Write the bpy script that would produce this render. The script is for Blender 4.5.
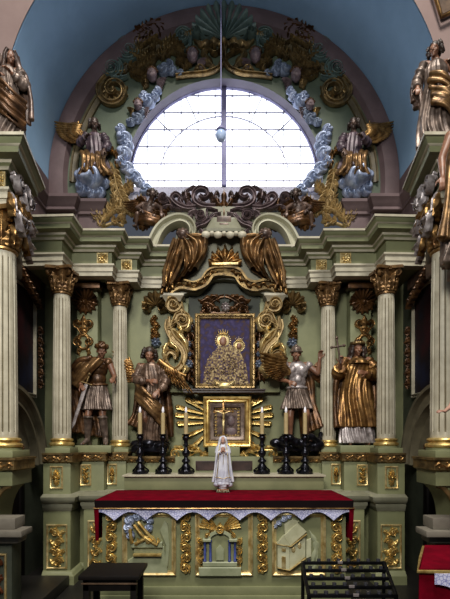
import bpy, bmesh, math, random
import numpy as np
from mathutils import Vector, Matrix

for _o in list(bpy.data.objects):
    bpy.data.objects.remove(_o)
SC = bpy.context.scene
COL = SC.collection
PI = math.pi

# ------------------------------------------------------------------ camera, world, lights, exposure
FPX, VX, VY, EYE = 433.0, 224.0, 440.0, 1.65
cam_d = bpy.data.cameras.new('camera')
cam_d.sensor_fit = 'HORIZONTAL'
cam_d.sensor_width = 36.0
cam_d.lens = FPX / 450.0 * 36.0
cam_d.shift_x = (225.0 - VX) / 450.0
cam_d.shift_y = (VY - 299.5) / 450.0
cam_d.clip_start = 0.05
cam = bpy.data.objects.new('camera', cam_d)
COL.objects.link(cam)
cam.location = (0, 0, EYE)
cam.rotation_euler = (PI / 2, 0, 0)
SC.camera = cam

world = bpy.data.worlds.new('nave_air')
SC.world = world
world.use_nodes = True
world.node_tree.nodes['Background'].inputs[0].default_value = (0.72, 0.80, 1.0, 1)
world.node_tree.nodes['Background'].inputs[1].default_value = 0.09


def area(name, loc, target, sx, sy, power, col, spread=180):
    d = bpy.data.lights.new(name, 'AREA')
    d.shape = 'RECTANGLE'
    d.size, d.size_y, d.energy, d.color = sx, sy, power, col
    o = bpy.data.objects.new(name, d)
    COL.objects.link(o)
    d.spread = math.radians(spread)
    o.location = loc
    o.rotation_euler = (Vector(target) - Vector(loc)).to_track_quat('-Z', 'Y').to_euler()
    return o


area('nave_clerestory_light', (0.8, -0.5, 12.0), (0, 5.6, 2.2), 2.4, 1.8, 1120, (1.0, 0.95, 0.87))
area('nave_front_light', (-0.8, -0.8, 4.5), (0.1, 4.8, 1.3), 1.3, 1.1, 116, (1.0, 0.95, 0.86), 122)
area('vault_fill_light', (-0.6, 0.6, 5.0), (0, 5.3, 5.9), 2.4, 1.6, 40, (0.80, 0.90, 1.0))  # added fill to brighten the vault, no such source is known

VS = SC.view_settings
VS.view_transform = 'Standard'
VS.look = 'None'
VS.exposure = 0.0
VS.gamma = 1.0
VS.use_curve_mapping = False

# ------------------------------------------------------------------ materials
MATS = {}


def srgb(h):
    h = h.lstrip('#')
    c = [int(h[i:i + 2], 16) / 255 for i in (0, 2, 4)]
    return tuple(x / 12.92 if x <= 0.04045 else ((x + 0.055) / 1.055) ** 2.4 for x in c)


def mat(name, c1, c2=None, rough=0.6, metal=0.0, scale=6.0, bump=0.0, bscale=60.0, lo=0.4, hi=0.65, emit=0.0, spec=0.5, sheen=0.0):
    m = bpy.data.materials.new(name)
    m.use_nodes = True
    nt = m.node_tree
    b = nt.nodes['Principled BSDF']
    b.inputs['Roughness'].default_value = rough
    b.inputs['Metallic'].default_value = metal
    b.inputs['Specular IOR Level'].default_value = spec
    c1 = srgb(c1)
    if sheen:
        b.inputs['Sheen Weight'].default_value = sheen
    tc = nt.nodes.new('ShaderNodeTexCoord')
    if c2:
        n = nt.nodes.new('ShaderNodeTexNoise')
        n.inputs['Scale'].default_value = scale
        n.inputs['Detail'].default_value = 5
        n.inputs['Roughness'].default_value = 0.6
        nt.links.new(tc.outputs['Object'], n.inputs['Vector'])
        r = nt.nodes.new('ShaderNodeValToRGB')
        r.color_ramp.elements[0].position = lo
        r.color_ramp.elements[1].position = hi
        r.color_ramp.elements[0].color = (*srgb(c2), 1)
        r.color_ramp.elements[1].color = (*c1, 1)
        nt.links.new(n.outputs['Fac'], r.inputs['Fac'])
        nt.links.new(r.outputs['Color'], b.inputs['Base Color'])
    else:
        b.inputs['Base Color'].default_value = (*c1, 1)
    if bump:
        n2 = nt.nodes.new('ShaderNodeTexNoise')
        n2.inputs['Scale'].default_value = bscale
        n2.inputs['Detail'].default_value = 3
        nt.links.new(tc.outputs['Object'], n2.inputs['Vector'])
        bp = nt.nodes.new('ShaderNodeBump')
        bp.inputs['Strength'].default_value = bump
        bp.inputs['Distance'].default_value = 0.01
        nt.links.new(n2.outputs['Fac'], bp.inputs['Height'])
        nt.links.new(bp.outputs['Normal'], b.inputs['Normal'])
    if emit:
        b.inputs['Emission Color'].default_value = (*c1, 1)
        b.inputs['Emission Strength'].default_value = emit
    MATS[name] = m
    return m


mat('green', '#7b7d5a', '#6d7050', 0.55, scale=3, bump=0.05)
mat('green_shaded', '#525c48', '#434d3e', 0.6, scale=2.5, bump=0.08)  # darker copy of green, the lunette's dimmer light put into the colour
mat('sage', '#8a8874', '#757460', 0.5, scale=4)
mat('cream', '#b9b29d', '#9d9682', 0.5, scale=5)
mat('olive_flute', '#5a4d2e', '#453a22', 0.5, scale=8)
mat('blue_vault', '#88a8c6', '#7c9bb8', 0.85, scale=1.2, bump=0.04)
mat('pink_wall', '#8f7a74', '#826d68', 0.85, scale=1.5, bump=0.04)
mat('mauve_stone', '#635051', '#524142', 0.7, scale=3, bump=0.05)
mat('grey_sill', '#9c9aa8', '#8a8896', 0.8, scale=3)
mat('gold', '#e2c67e', '#a98848', 0.34, 0.75, scale=14, lo=0.35, hi=0.6)
mat('pale_gold', '#dcc893', '#a88a4e', 0.36, 0.65, scale=14, lo=0.35, hi=0.6)
mat('old_gold', '#b08a55', '#54391f', 0.36, 0.8, scale=12, lo=0.35, hi=0.65)
mat('dim_gold', '#977e52', '#4a3b26', 0.42, 0.7, scale=11, lo=0.35, hi=0.65)
mat('bronze', '#6a4828', '#2e1e13', 0.36, 0.5, scale=10, lo=0.35, hi=0.65)
mat('dark_carving', '#665044', '#3a2b24', 0.4, 0.25, scale=10)
mat('purple_carving', '#7d6a6c', '#514345', 0.5, 0.15, scale=10)
mat('teal_carving', '#5f6f66', '#465550', 0.5, 0.1, scale=8)
mat('silver', '#bdb5b4', '#7d7372', 0.42, 0.45, scale=12)
mat('dark_silver', '#857469', '#4e4139', 0.40, 0.45, scale=12)
mat('cloud_silver', '#b4bdd4', '#76839f', 0.38, 0.4, scale=9)
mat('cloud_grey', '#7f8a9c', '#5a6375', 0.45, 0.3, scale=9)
mat('flesh_wood', '#8a6048', '#684634', 0.45, scale=9)
mat('pale_flesh', '#b08a78', '#8b6656', 0.5, scale=9)
mat('hair', '#3a2a20', '#241812', 0.5, scale=12)
mat('dark_wood', '#120d0b', '#0a0706', 0.55, scale=10, spec=.2)
mat('brown_wood', '#6b5440', '#4a3829', 0.5, scale=10)
mat('iron', '#16161a', '#0b0b0d', 0.42, 0.6, scale=20)
mat('pewter', '#34343c', '#191a20', 0.28, 0.85, scale=15)
mat('velvet', '#6c0519', '#560413', 0.95, scale=6, spec=0.03)
mat('black_velvet', '#120a0c', None, 0.95, spec=0.1)
mat('wax', '#b8a47a', '#a08c62', 0.45, scale=5)
mat('porcelain', '#cfd0d8', '#aeb0c0', 0.4, scale=8)
mat('white_lamp', '#eceaf2', None, 0.35)
mat('globe_glass', '#b6c8e6', '#a0b6da', 0.2, scale=4)
mat('mullion', '#8a88ae', '#7a789c', 0.6, scale=4)
mat('came', '#a8a8b8', None, 0.6)
mat('brown_gold', '#8d6c44', '#46301c', 0.36, 0.6, scale=12, lo=0.35, hi=0.65)
mat('copper_gold', '#96703f', '#54371d', 0.33, 0.65, scale=12, lo=0.35, hi=0.65)
mat('tan_gold', '#b59c6c', '#7a6440', 0.5, 0.25, scale=12, lo=0.35, hi=0.6)
mat('dim_stone', '#776f58', '#5f5845', 0.6, scale=4)
mat('brown_silver', '#7d6656', '#4a392e', 0.4, 0.4, scale=11)
mat('cream_sage', '#b5b29b', '#9d9a83', 0.5, scale=5)
mat('dark_purple', '#55444c', '#352a30', 0.45, 0.2, scale=10)
mat('reveal', '#433a50', '#372f42', 0.7, scale=4)
mat('floor_stone', '#1f1c19', '#151311', 0.5, scale=2)
mat('stone_slab', '#767064', '#625c52', 0.6, scale=4)
mat('dark_green', '#3f4436', '#30352a', 0.6, scale=4)
mat('blue_paint', '#3d4a8c', '#2d386c', 0.45, scale=9)
mat('relief_sage', '#93977a', '#7d8265', 0.5, scale=6)
mat('relief_cream', '#b5b497', '#9c9b7d', 0.5, scale=6)
mat('red_gold', '#7a4426', '#3e1f14', 0.4, 0.5, scale=12)
mat('plaque', '#3d2a26', '#2b1d1a', 0.4, scale=9)
mat('glass_cup', '#43434a', None, 0.12, 0.3)


def mat_window():
    m = bpy.data.materials.new('daylight_glass')
    m.use_nodes = True
    nt = m.node_tree
    b = nt.nodes['Principled BSDF']
    b.inputs['Base Color'].default_value = (0.9, 0.92, 1, 1)
    b.inputs['Roughness'].default_value = 0.25
    b.inputs['Emission Color'].default_value = (0.90, 0.94, 1.0, 1)
    b.inputs['Emission Strength'].default_value = 2.6
    MATS['daylight'] = m


mat_window()


def mat_lace():
    m = mat('lace', '#b9b8d2', None, 0.8)
    nt = m.node_tree
    b = nt.nodes['Principled BSDF']
    tc = nt.nodes.new('ShaderNodeTexCoord')
    mp = nt.nodes.new('ShaderNodeMapping')
    mp.inputs['Scale'].default_value = (1, 1, 1)
    nt.links.new(tc.outputs['Object'], mp.inputs['Vector'])
    vo = nt.nodes.new('ShaderNodeTexVoronoi')
    vo.feature = 'DISTANCE_TO_EDGE'
    vo.inputs['Scale'].default_value = 46
    nt.links.new(mp.outputs['Vector'], vo.inputs['Vector'])
    r = nt.nodes.new('ShaderNodeValToRGB')
    r.color_ramp.elements[0].position = 0.03
    r.color_ramp.elements[1].position = 0.12
    r.color_ramp.elements[0].color = (*srgb('#7d80b0'), 1)
    r.color_ramp.elements[1].color = (*srgb('#c3c3dc'), 1)
    nt.links.new(vo.outputs['Distance'], r.inputs['Fac'])
    nt.links.new(r.outputs['Color'], b.inputs['Base Color'])


mat_lace()


def mat_icon(name, top, mid, low, scale):
    """aged canvas: large soft patches of three pigments"""
    m = mat(name, top, None, 0.75, spec=0.2)
    nt = m.node_tree
    b = nt.nodes['Principled BSDF']
    tc = nt.nodes.new('ShaderNodeTexCoord')
    n = nt.nodes.new('ShaderNodeTexNoise')
    n.inputs['Scale'].default_value = scale
    n.inputs['Detail'].default_value = 6
    nt.links.new(tc.outputs['Object'], n.inputs['Vector'])
    r = nt.nodes.new('ShaderNodeValToRGB')
    e = r.color_ramp.elements
    e[0].position, e[1].position = 0.36, 0.66
    e[0].color, e[1].color = (*srgb(low), 1), (*srgb(top), 1)
    k = e.new(0.5)
    k.color = (*srgb(mid), 1)
    nt.links.new(n.outputs['Fac'], r.inputs['Fac'])
    nt.links.new(r.outputs['Color'], b.inputs['Base Color'])


mat_icon('icon_blue', '#40385c', '#2e2847', '#443229', 14)
mat_icon('dark_canvas', '#1d2034', '#1b1418', '#331417', 2.2)
mat_icon('embossed_silver', '#b3a078', '#6b573d', '#352c4a', 40)


# ------------------------------------------------------------------ mesh builder
class MB:
    def __init__(self):
        self.V, self.F, self.I, self.n = [], [], [], 0

    def add(self, V, F, mi=0):
        V = np.asarray(V, float).reshape(-1, 3)
        b = self.n
        self.V.append(V)
        self.F += [tuple(i + b for i in f) for f in F]
        self.I += [mi] * len(F)
        self.n += len(V)
        return self

    def verts(self):
        return np.concatenate(self.V) if self.V else np.zeros((0, 3))

    def setv(self, V):
        self.V = [V]
        return self

    def mirror(self):
        v = self.verts().copy()
        v[:, 0] *= -1
        self.F = [tuple(reversed(f)) for f in self.F]
        return self.setv(v)

    def side(self, s):
        return self.mirror() if s > 0 else self

    def xf(self, scale=1.0, rz=0.0, loc=(0, 0, 0), rx=0.0, ry=0.0):
        v = self.verts() * scale
        M = Matrix.Rotation(rz, 3, 'Z') @ Matrix.Rotation(ry, 3, 'Y') @ Matrix.Rotation(rx, 3, 'X')
        v = v @ np.array(M).T + np.array(loc)
        return self.setv(v)

    def join(self, o):
        self.add(o.verts(), o.F)
        return self

    def mesh(self, name):
        me = bpy.data.meshes.new(name)
        me.from_pydata([tuple(x) for x in self.verts()], [], self.F)
        return me

    def remesh(self, vox=0.006, smooth=2):
        me = self.mesh('tmp')
        o = bpy.data.objects.new('tmp', me)
        COL.objects.link(o)
        r = o.modifiers.new('r', 'REMESH')
        r.mode = 'VOXEL'
        r.voxel_size = vox
        if smooth:
            s = o.modifiers.new('s', 'SMOOTH')
            s.iterations = smooth
            s.factor = 0.5
        dg = bpy.context.evaluated_depsgraph_get()
        ev = o.evaluated_get(dg)
        m2 = ev.to_mesh()
        nv = len(m2.vertices)
        co = np.empty(nv * 3)
        m2.vertices.foreach_get('co', co)
        self.V, self.n = [co.reshape(-1, 3)], nv
        self.F = [tuple(p.vertices) for p in m2.polygons]
        self.I = [0] * len(self.F)
        ev.to_mesh_clear()
        bpy.data.objects.remove(o)
        bpy.data.meshes.remove(me)
        return self

    # -- primitives
    def box(self, x0, x1, y0, y1, z0, z1, bev=0.0, mi=0):
        bm = bmesh.new()
        bmesh.ops.create_cube(bm, size=1)
        for v in bm.verts:
            v.co = Vector(((x0 + x1) / 2 + v.co.x * (x1 - x0), (y0 + y1) / 2 + v.co.y * (y1 - y0), (z0 + z1) / 2 + v.co.z * (z1 - z0)))
        if bev:
            bmesh.ops.bevel(bm, geom=bm.edges[:], offset=bev, segments=2, affect='EDGES', profile=0.6)
        bm.verts.index_update()
        V = [tuple(v.co) for v in bm.verts]
        F = [tuple(v.index for v in f.verts) for f in bm.faces]
        bm.free()
        return self.add(V, F, mi)

    def grid(self, P, cu=False, cv=False, mi=0, flip=False, caps=False):
        """P[nu][nv] of points"""
        P = np.asarray(P, float)
        nu, nv = P.shape[:2]
        F = []
        for i in range(nu if cu else nu - 1):
            for j in range(nv if cv else nv - 1):
                a, b = i * nv + j, i * nv + (j + 1) % nv
                c, d = ((i + 1) % nu) * nv + (j + 1) % nv, ((i + 1) % nu) * nv + j
                F.append((a, d, c, b) if flip else (a, b, c, d))
        if caps and cv:
            f0, f1 = tuple(range(nv)), tuple(range((nu - 1) * nv, nu * nv))
            F.append(f0 if flip else f0[::-1])
            F.append(f1[::-1] if flip else f1)
        return self.add(P.reshape(-1, 3), F, mi)

    def lathe(self, prof, c=(0, 0, 0), n=32, mi=0, rmod=None):
        th = np.linspace(0, 2 * PI, n, endpoint=False)
        P = []
        for r, z in prof:
            rr = r * (rmod(th) if rmod is not None else 1)
            P.append(np.stack([c[0] + rr * np.cos(th), c[1] + rr * np.sin(th), np.full(n, c[2] + z)], 1))
        return self.grid(P, cv=True, mi=mi, caps=True)

    def ell(self, c, r, nu=10, nv=16, R=None, mi=0):
        c = np.array(c, float)
        r = (r, r, r) if np.isscalar(r) else r
        P = []
        for i in range(nu + 1):
            a = -PI / 2 + PI * i / nu
            ca = max(math.cos(a), 1e-3)
            th = np.linspace(0, 2 * PI, nv, endpoint=False)
            P.append(np.stack([r[0] * ca * np.cos(th), r[1] * ca * np.sin(th), np.full(nv, r[2] * math.sin(a))], 1))
        P = np.array(P)
        if R is not None:
            P = P @ np.array(R).T
        return self.grid(P + c, cv=True, mi=mi, caps=True)

    def tube(self, path, rad, n=10, mi=0, caps=True, flat=1.0):
        path = np.asarray(path, float)
        m = len(path)
        rad = np.full(m, rad) if np.isscalar(rad) else np.asarray(rad, float)
        T = np.gradient(path, axis=0)
        T /= np.linalg.norm(T, axis=1)[:, None] + 1e-12
        up = np.array([0, 0, 1.0]) if abs(T[0][2]) < 0.9 else np.array([1.0, 0, 0])
        N = np.cross(T[0], up)
        N /= np.linalg.norm(N)
        th = np.linspace(0, 2 * PI, n, endpoint=False)
        P = []
        for i in range(m):
            N = N - T[i] * N.dot(T[i])
            N /= np.linalg.norm(N) + 1e-12
            B = np.cross(T[i], N)
            P.append(path[i] + rad[i] * (np.cos(th)[:, None] * N + flat * np.sin(th)[:, None] * B))
        return self.grid(P, cv=True, mi=mi, caps=caps)

    def cap(self, a, ra, b, rb, n=12):
        """round-ended tapered limb"""
        a, b = np.array(a, float), np.array(b, float)
        self.ell(a, ra, 8, n)
        self.ell(b, rb, 8, n)
        if np.linalg.norm(b - a) > 1e-5:
            self.tube([a, (a + b) / 2, b], [ra, (ra + rb) / 2, rb], n)
        return self

    def prism(self, fr, poly, w0, w1, mi=0, bev=0.0):
        n = len(poly)
        if bev:
            c = np.mean(np.array(poly), axis=0)
            P2 = np.array(poly, float)
            d = np.roll(P2, -1, 0) - np.roll(P2, 1, 0)
            nn = np.stack([d[:, 1], -d[:, 0]], 1)
            nn /= np.linalg.norm(nn, axis=1)[:, None] + 1e-12
            ar = 0.5 * np.sum(P2[:, 0] * np.roll(P2[:, 1], -1) - np.roll(P2[:, 0], -1) * P2[:, 1])
            nn *= -1 if ar > 0 else 1
            inn = P2 + nn * bev
            rings = [[fr(u, v, w0) for u, v in poly], [fr(u, v, w1 - bev) for u, v in poly], [fr(u, v, w1) for u, v in inn]]
        else:
            rings = [[fr(u, v, w0) for u, v in poly], [fr(u, v, w1) for u, v in poly]]
        return self.grid(rings, cv=True, mi=mi, caps=True)

    # -- carved ornament, laid out in a frame fr(u, v, w): w points off the surface
    def leaf(self, fr, sp, width, H, lobes=4, w0=0.0, lift=0.4, mi=0, n=26):
        n = max(n, lobes * 8)
        s = smooth(sp, n)
        t = np.linspace(0, 1, n)
        T = np.gradient(s, axis=0)
        T /= np.linalg.norm(T, axis=1)[:, None] + 1e-9
        N = np.stack([-T[:, 1], T[:, 0]], 1)
        env = np.clip(np.sin(PI * np.clip(t * 0.93 + 0.06, 0, 1) ** 0.75), 0.02, 1) ** 0.7
        hw = width * env * (0.42 + 0.58 * np.abs(np.cos(lobes * PI * t)) ** .8) * (1.12 if lobes > 1 else .9)
        vs = np.array([-1, -1, -0.65, -0.3, -0.08, 0.08, 0.3, 0.65, 1, 1])
        P = []
        for i in range(n):
            row = []
            for j, v in enumerate(vs):
                if j in (0, 9):
                    w = w0 - 0.003
                else:
                    rib = 0.6 * math.cos(2 * PI * lobes * t[i] - 2.2 * abs(v)) * abs(v)
                    rdg = 0.25 if abs(v) < 0.1 else 0
                    w = w0 + H * (0.25 + 0.55 * (1 - v * v) * env[i] + 0.3 * rib + rdg * env[i] + lift * t[i] ** 2)
                back = 0.55 * hw[i] * abs(v) * math.cos(lobes * PI * t[i])
                q = s[i] + N[i] * v * hw[i] + T[i] * back * 0.5
                row.append(fr(q[0], q[1], w))
            P.append(row)
        return self.grid(P, cv=True, mi=mi, caps=True)

    def acanthus(self, fr, sp, width, H, lobes=4, w0=0.0, mi=0):
        """a feathered acanthus: a ribbed stem with curling leaflets on both sides"""
        s = smooth(sp, 40)
        T = np.gradient(s, axis=0)
        L = np.sum(np.linalg.norm(np.diff(s, axis=0), axis=1))
        T /= np.linalg.norm(T, axis=1)[:, None] + 1e-9
        k = max(3, int(round(L / width / .95)))
        for j in range(k):
            t = .04 + .80 * j / k
            i = int(t * 39)
            env = (.75 + .55 * math.sin(PI * min(1, t * 1.15))) * (1 - .25 * t)
            for d in (-1, 1):
                a = d * (1.15 - .5 * t)
                c, sn = math.cos(a), math.sin(a)
                D = np.array([T[i][0] * c - T[i][1] * sn, T[i][0] * sn + T[i][1] * c])
                D2 = np.array([D[0] * math.cos(-d * .55) - D[1] * math.sin(-d * .55), D[0] * math.sin(-d * .55) + D[1] * math.cos(-d * .55)])
                p0 = s[i]
                p1 = p0 + D * width * env * .6
                p2 = p1 + D2 * width * env * .75
                self.leaf(fr, [tuple(p0), tuple(p1), tuple(p2)], width * .46, H * .95, 1, w0 + H * .1 * (j % 2), 1.1, mi, 10)
        self.leaf(fr, [tuple(s[int(39 * .7)]), tuple(s[34]), tuple(s[39])], width * .5, H, 1, w0, .9, mi, 10)
        return self.ribbon(fr, s[:36], np.linspace(width * .16, width * .07, 36), np.linspace(H * .95, H * 1.1, 36), w0, 'round', mi)

    def sheet(self, pa, pb, fr, wf, nu=56, nv=30, back=0.0, mi=0):
        """draped cloth between two edge paths; wf(f, t) is the height of the folds"""
        a, b = smooth(pa, nv), smooth(pb, nv)
        P = []
        for i in range(nu):
            f = i / (nu - 1)
            P.append([fr(*(a[j] * (1 - f) + b[j] * f), wf(f, j / (nv - 1))) for j in range(nv)])
        for i in range(nu - 1, -1, -1):
            f = i / (nu - 1)
            P.append([fr(*(a[j] * (1 - f) + b[j] * f), back) for j in range(nv)])
        n = 2 * nu
        self.grid(P, cu=True, mi=mi)
        return self

    def ribbon(self, fr, path, hw, H, w0=0.0, prof='flute', mi=0):
        s = np.asarray(path, float)
        m = len(s)
        hw = np.full(m, hw) if np.isscalar(hw) else np.asarray(hw)
        H = np.full(m, H) if np.isscalar(H) else np.asarray(H)
        T = np.gradient(s, axis=0)
        T /= np.linalg.norm(T, axis=1)[:, None] + 1e-9
        N = np.stack([-T[:, 1], T[:, 0]], 1)
        pr = {'flute': [(-1, 0), (-1, .65), (-.8, 1), (-.5, .95), (-.25, .55), (.25, .55), (.5, .95), (.8, 1), (1, .65), (1, 0)],
              'round': [(-1, 0), (-.95, .4), (-.7, .75), (-.35, .95), (0, 1), (.35, .95), (.7, .75), (.95, .4), (1, 0)],
              'flat': [(-1, 0), (-1, .85), (-.85, 1), (.85, 1), (1, .85), (1, 0)],
              'step': [(-1, 0), (-1, 1), (-.55, 1), (-.45, .7), (.1, .55), (.5, .5), (.7, .8), (1, .8), (1, 0)]}[prof]
        P = [[fr(*(s[i] + N[i] * a * hw[i]), w0 + b * H[i]) for a, b in pr] for i in range(m)]
        return self.grid(P, cv=True, mi=mi, caps=True)

    def scroll(self, fr, c, r, turns=1.6, a0=0.0, d=1, tail=(), hw=None, H=0.03, w0=0.0, prof='flute', mi=0):
        k = int(26 * turns)
        t = np.linspace(0, 1, k)
        rr = r * (1 - t) ** 0.9 * 0.88 + r * 0.12
        a = a0 + d * 2 * PI * turns * t
        sp = np.stack([c[0] + rr * np.cos(a), c[1] + rr * np.sin(a)], 1)
        hw = hw or r * 0.24
        hws = hw * (0.35 + 0.65 * rr / r)
        Hs = H * (1 + 0.5 * t)
        if len(tail):
            tl = smooth(list(tail) + [tuple(sp[0])], 16)[:-1]
            sp = np.concatenate([tl, sp])
            hws = np.concatenate([np.linspace(hw * 0.5, hw, len(tl)), hws])
            Hs = np.concatenate([np.full(len(tl), H), Hs])
        self.ribbon(fr, sp, hws, Hs, w0, prof, mi)
        q = [fr(c[0] + r * .16 * math.cos(x), c[1] + r * .16 * math.sin(x), 0) for x in (0,)]
        return self.dome(fr, c, r * 0.2, H * 1.9, w0, mi)

    def dome(self, fr, c, r, H, w0=0.0, mi=0, swirl=0, ph=0.0, nr=6, nt=14, el=1.0):
        P = []
        for i in range(nr + 1):
            p = i / nr
            row = []
            for j in range(nt):
                th = 2 * PI * j / nt
                w = H * math.sqrt(max(0, 1 - p * p))
                rad = r * max(p, 0.02)
                if swirl:
                    g = 2 * abs(math.sin((swirl * th + 6.5 * p) / 2 + ph)) - 1.25
                    w += H * 0.5 * g * p * (1.3 - p)
                    rad *= 1 + 0.07 * p * g
                row.append(fr(c[0] + rad * math.cos(th), c[1] + rad * el * math.sin(th), w0 + w))
            P.append(row)
        P.append([fr(c[0] + r * .9 * math.cos(2 * PI * j / nt), c[1] + r * .9 * el * math.sin(2 * PI * j / nt), w0 - 0.004) for j in range(nt)])
        return self.grid(P, cv=True, mi=mi, caps=True, flip=True)

    def puff(self, fr, c, r, H=None, w0=0.0, ph=0.0, mi=0, el=1.0):
        return self.dome(fr, c, r, H or r * 0.75, w0, mi, 3, ph, 14, 60, el)

    def rosette(self, fr, c, r, petals=8, H=0.03, w0=0.0, mi=0):
        nt = petals * 6
        P = []
        for p, h in ((0.02, 1.1), (.15, 1.05), (.24, .8), (.3, .55), (.5, .9), (.7, .95), (.9, .6), (1, .25), (1, -0.1)):
            row = []
            for j in range(nt):
                th = 2 * PI * j / nt
                g = abs(math.cos(petals * th / 2))
                row.append(fr(c[0] + r * p * (1 - .25 * (1 - g) * (p > .3)) * math.cos(th), c[1] + r * p * (1 - .25 * (1 - g) * (p > .3)) * math.sin(th), w0 + H * h * (1 - .45 * (1 - g) * (p > .3))))
            P.append(row)
        return self.grid(P, cv=True, mi=mi, caps=True, flip=True)

    def shell(self, fr, c, r, a0, a1, ribs=9, H=0.05, w0=0.0, mi=0, el=1.0):
        nt = ribs * 8 + 1
        P = []
        for p in (0.05, .2, .4, .6, .8, .93, 1.0, 1.0):
            row = []
            for j in range(nt):
                f = j / (nt - 1)
                th = a0 + (a1 - a0) * f
                g = abs(math.sin(ribs * PI * f))
                rad = r * p * (1 if p < .9 else 0.93 + .07 * g)
                w = w0 + H * ((0.35 + 0.65 * p) * (0.45 + 0.55 * g))
                if len(P) == 7:
                    w = w0 - 0.003
                row.append(fr(c[0] + rad * math.cos(th), c[1] + el * rad * math.sin(th), w))
            P.append(row)
        return self.grid(P, mi=mi, flip=a1 > a0)

    def rframe(self, fr, u0, u1, v0, v1, prof, mi=0):
        """mitred rectangular frame; prof = [(inset from the outer edge, height)]"""
        R = []
        for u, v, su, sv in ((u0, v0, 1, 1), (u1, v0, -1, 1), (u1, v1, -1, -1), (u0, v1, 1, -1)):
            R.append([fr(u + su * a, v + sv * a, w) for a, w in prof])
        return self.grid(R, cu=True, mi=mi, flip=True)

    def sweep(self, path, prof, mi=0, left=True, closed=False, caps=True, mis=None):
        """horizontal moulding: plan path [(x, y)], prof = [(outward, z)] going up the face and back"""
        p = np.asarray(path, float)
        m = len(p)
        R = []
        for i in range(m):
            d0 = p[i] - p[i - 1] if (i > 0 or closed) else p[i + 1] - p[i]
            d1 = p[(i + 1) % m] - p[i] if (i < m - 1 or closed) else d0
            d0 = d0 / np.linalg.norm(d0)
            d1 = d1 / np.linalg.norm(d1)
            n0, n1 = np.array([d0[1], -d0[0]]), np.array([d1[1], -d1[0]])
            b = n0 + n1
            b = b / max(1e-6, np.dot(b, b)) * 2
            if np.linalg.norm(b) > 2.5:
                b = b / np.linalg.norm(b) * 2.5
            R.append([(p[i][0] + b[0] * a, p[i][1] + b[1] * a, z) for a, z in prof])
        n0 = len(self.I)
        self.grid(R, cu=closed, cv=True, mi=mi, caps=caps and not closed)
        if mis:
            k = len(prof)
            for q in range((m if closed else m - 1) * k):
                self.I[n0 + q] = mis[q % k]
        return self

    # -- link as one object
    def obj(self, name, mats, parent=None, ang=38, origin=None):
        v = self.verts()
        if parent is not None:
            off = np.array(WLOC[parent.name])
        else:
            lo, hi = v.min(0), v.max(0)
            off = np.array(origin if origin is not None else ((lo[0] + hi[0]) / 2, (lo[1] + hi[1]) / 2, lo[2]))
        me = bpy.data.meshes.new(name)
        me.from_pydata([tuple(x) for x in v - off], [], self.F)
        for k in ([mats] if isinstance(mats, str) else mats):
            me.materials.append(MATS[k])
        if any(self.I):
            me.polygons.foreach_set('material_index', self.I)
        bm = bmesh.new()
        bm.from_mesh(me)
        bmesh.ops.recalc_face_normals(bm, faces=bm.faces[:])
        bm.to_mesh(me)
        bm.free()
        me.polygons.foreach_set('use_smooth', [True] * len(me.polygons))
        me.set_sharp_from_angle(angle=math.radians(ang))
        me.update()
        o = bpy.data.objects.new(name, me)
        COL.objects.link(o)
        if parent is not None:
            o.parent = parent
            WLOC[o.name] = WLOC[parent.name]
        else:
            o.location = off
            WLOC[o.name] = tuple(off)
        return o


WLOC = {}


def smooth(pts, n):
    """Catmull-Rom through pts, n samples"""
    p = np.asarray(pts, float)
    if len(p) == 2:
        t = np.linspace(0, 1, n)[:, None]
        return p[0] * (1 - t) + p[1] * t
    q = np.concatenate([[2 * p[0] - p[1]], p, [2 * p[-1] - p[-2]]])
    out = []
    for x in np.linspace(0, len(p) - 1 - 1e-9, n):
        i = int(x)
        t = x - i
        a, b, c, d = q[i], q[i + 1], q[i + 2], q[i + 3]
        out.append(0.5 * (2 * b + (c - a) * t + (2 * a - 5 * b + 4 * c - d) * t * t + (3 * b - a - 3 * c + d) * t ** 3))
    return np.array(out)


def wall(Y):
    return lambda u, v, w: (u, Y - w, v)


def sidewall(X, s):
    """frame on a side wall at x = X facing the middle; s = -1 the left wall, +1 the right wall"""
    return lambda u, v, w: (X - s * w, u, v)


def px(x, y, Y):
    """a point seen at (x, y) in the photograph, at distance Y: (X, Z)"""
    return ((x - VX) / FPX * Y, EYE + (VY - y) / FPX * Y)


def pxs(pts, Y):
    return [px(a, b, Y) for a, b in pts]


def m_(n, Y):
    return n / FPX * Y


def tag(o, label, cat, group=None, kind=None):
    o['label'] = label
    o['category'] = cat
    if group:
        o['group'] = group
    if kind:
        o['kind'] = kind
    return o


def thing(name, label, cat, loc, group=None, kind=None):
    o = bpy.data.objects.new(name, None)
    o.empty_display_size = 0.05
    COL.objects.link(o)
    o.location = loc
    WLOC[o.name] = tuple(loc)
    return tag(o, label, cat, group, kind)


def struct(mb, name, mats, ang=38):
    o = mb.obj(name, mats, origin=(0, 0, 0), ang=ang)
    o['kind'] = 'structure'
    return o


def dup(root, loc, label=None):
    r = root.copy()
    COL.objects.link(r)
    r.location = loc
    if label:
        r['label'] = label
    for ch in list(root.children):
        c = ch.copy()
        COL.objects.link(c)
        c.parent = r
        for g in list(ch.children):
            d = g.copy()
            COL.objects.link(d)
            d.parent = c
    return r


SIDE = {-1: 'left', 1: 'right'}
# ================================================================== THE CHAPEL SHELL
YB, YL = 5.80, 5.95          # lower rear wall, lunette wall
XS = 2.40                    # side walls
RV, ZV = 2.40, 5.18          # vault radius and springing height
YF = 4.69                    # front edge of the vault

struct(MB().box(-5, 5, -7, 6.3, -0.12, 0.0), 'floor', 'floor_stone')
# lower rear wall
struct(MB().box(-2.6, 2.6, YB, YB + 0.4, 0.0, 4.2), 'wall_rear', 'green')


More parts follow.
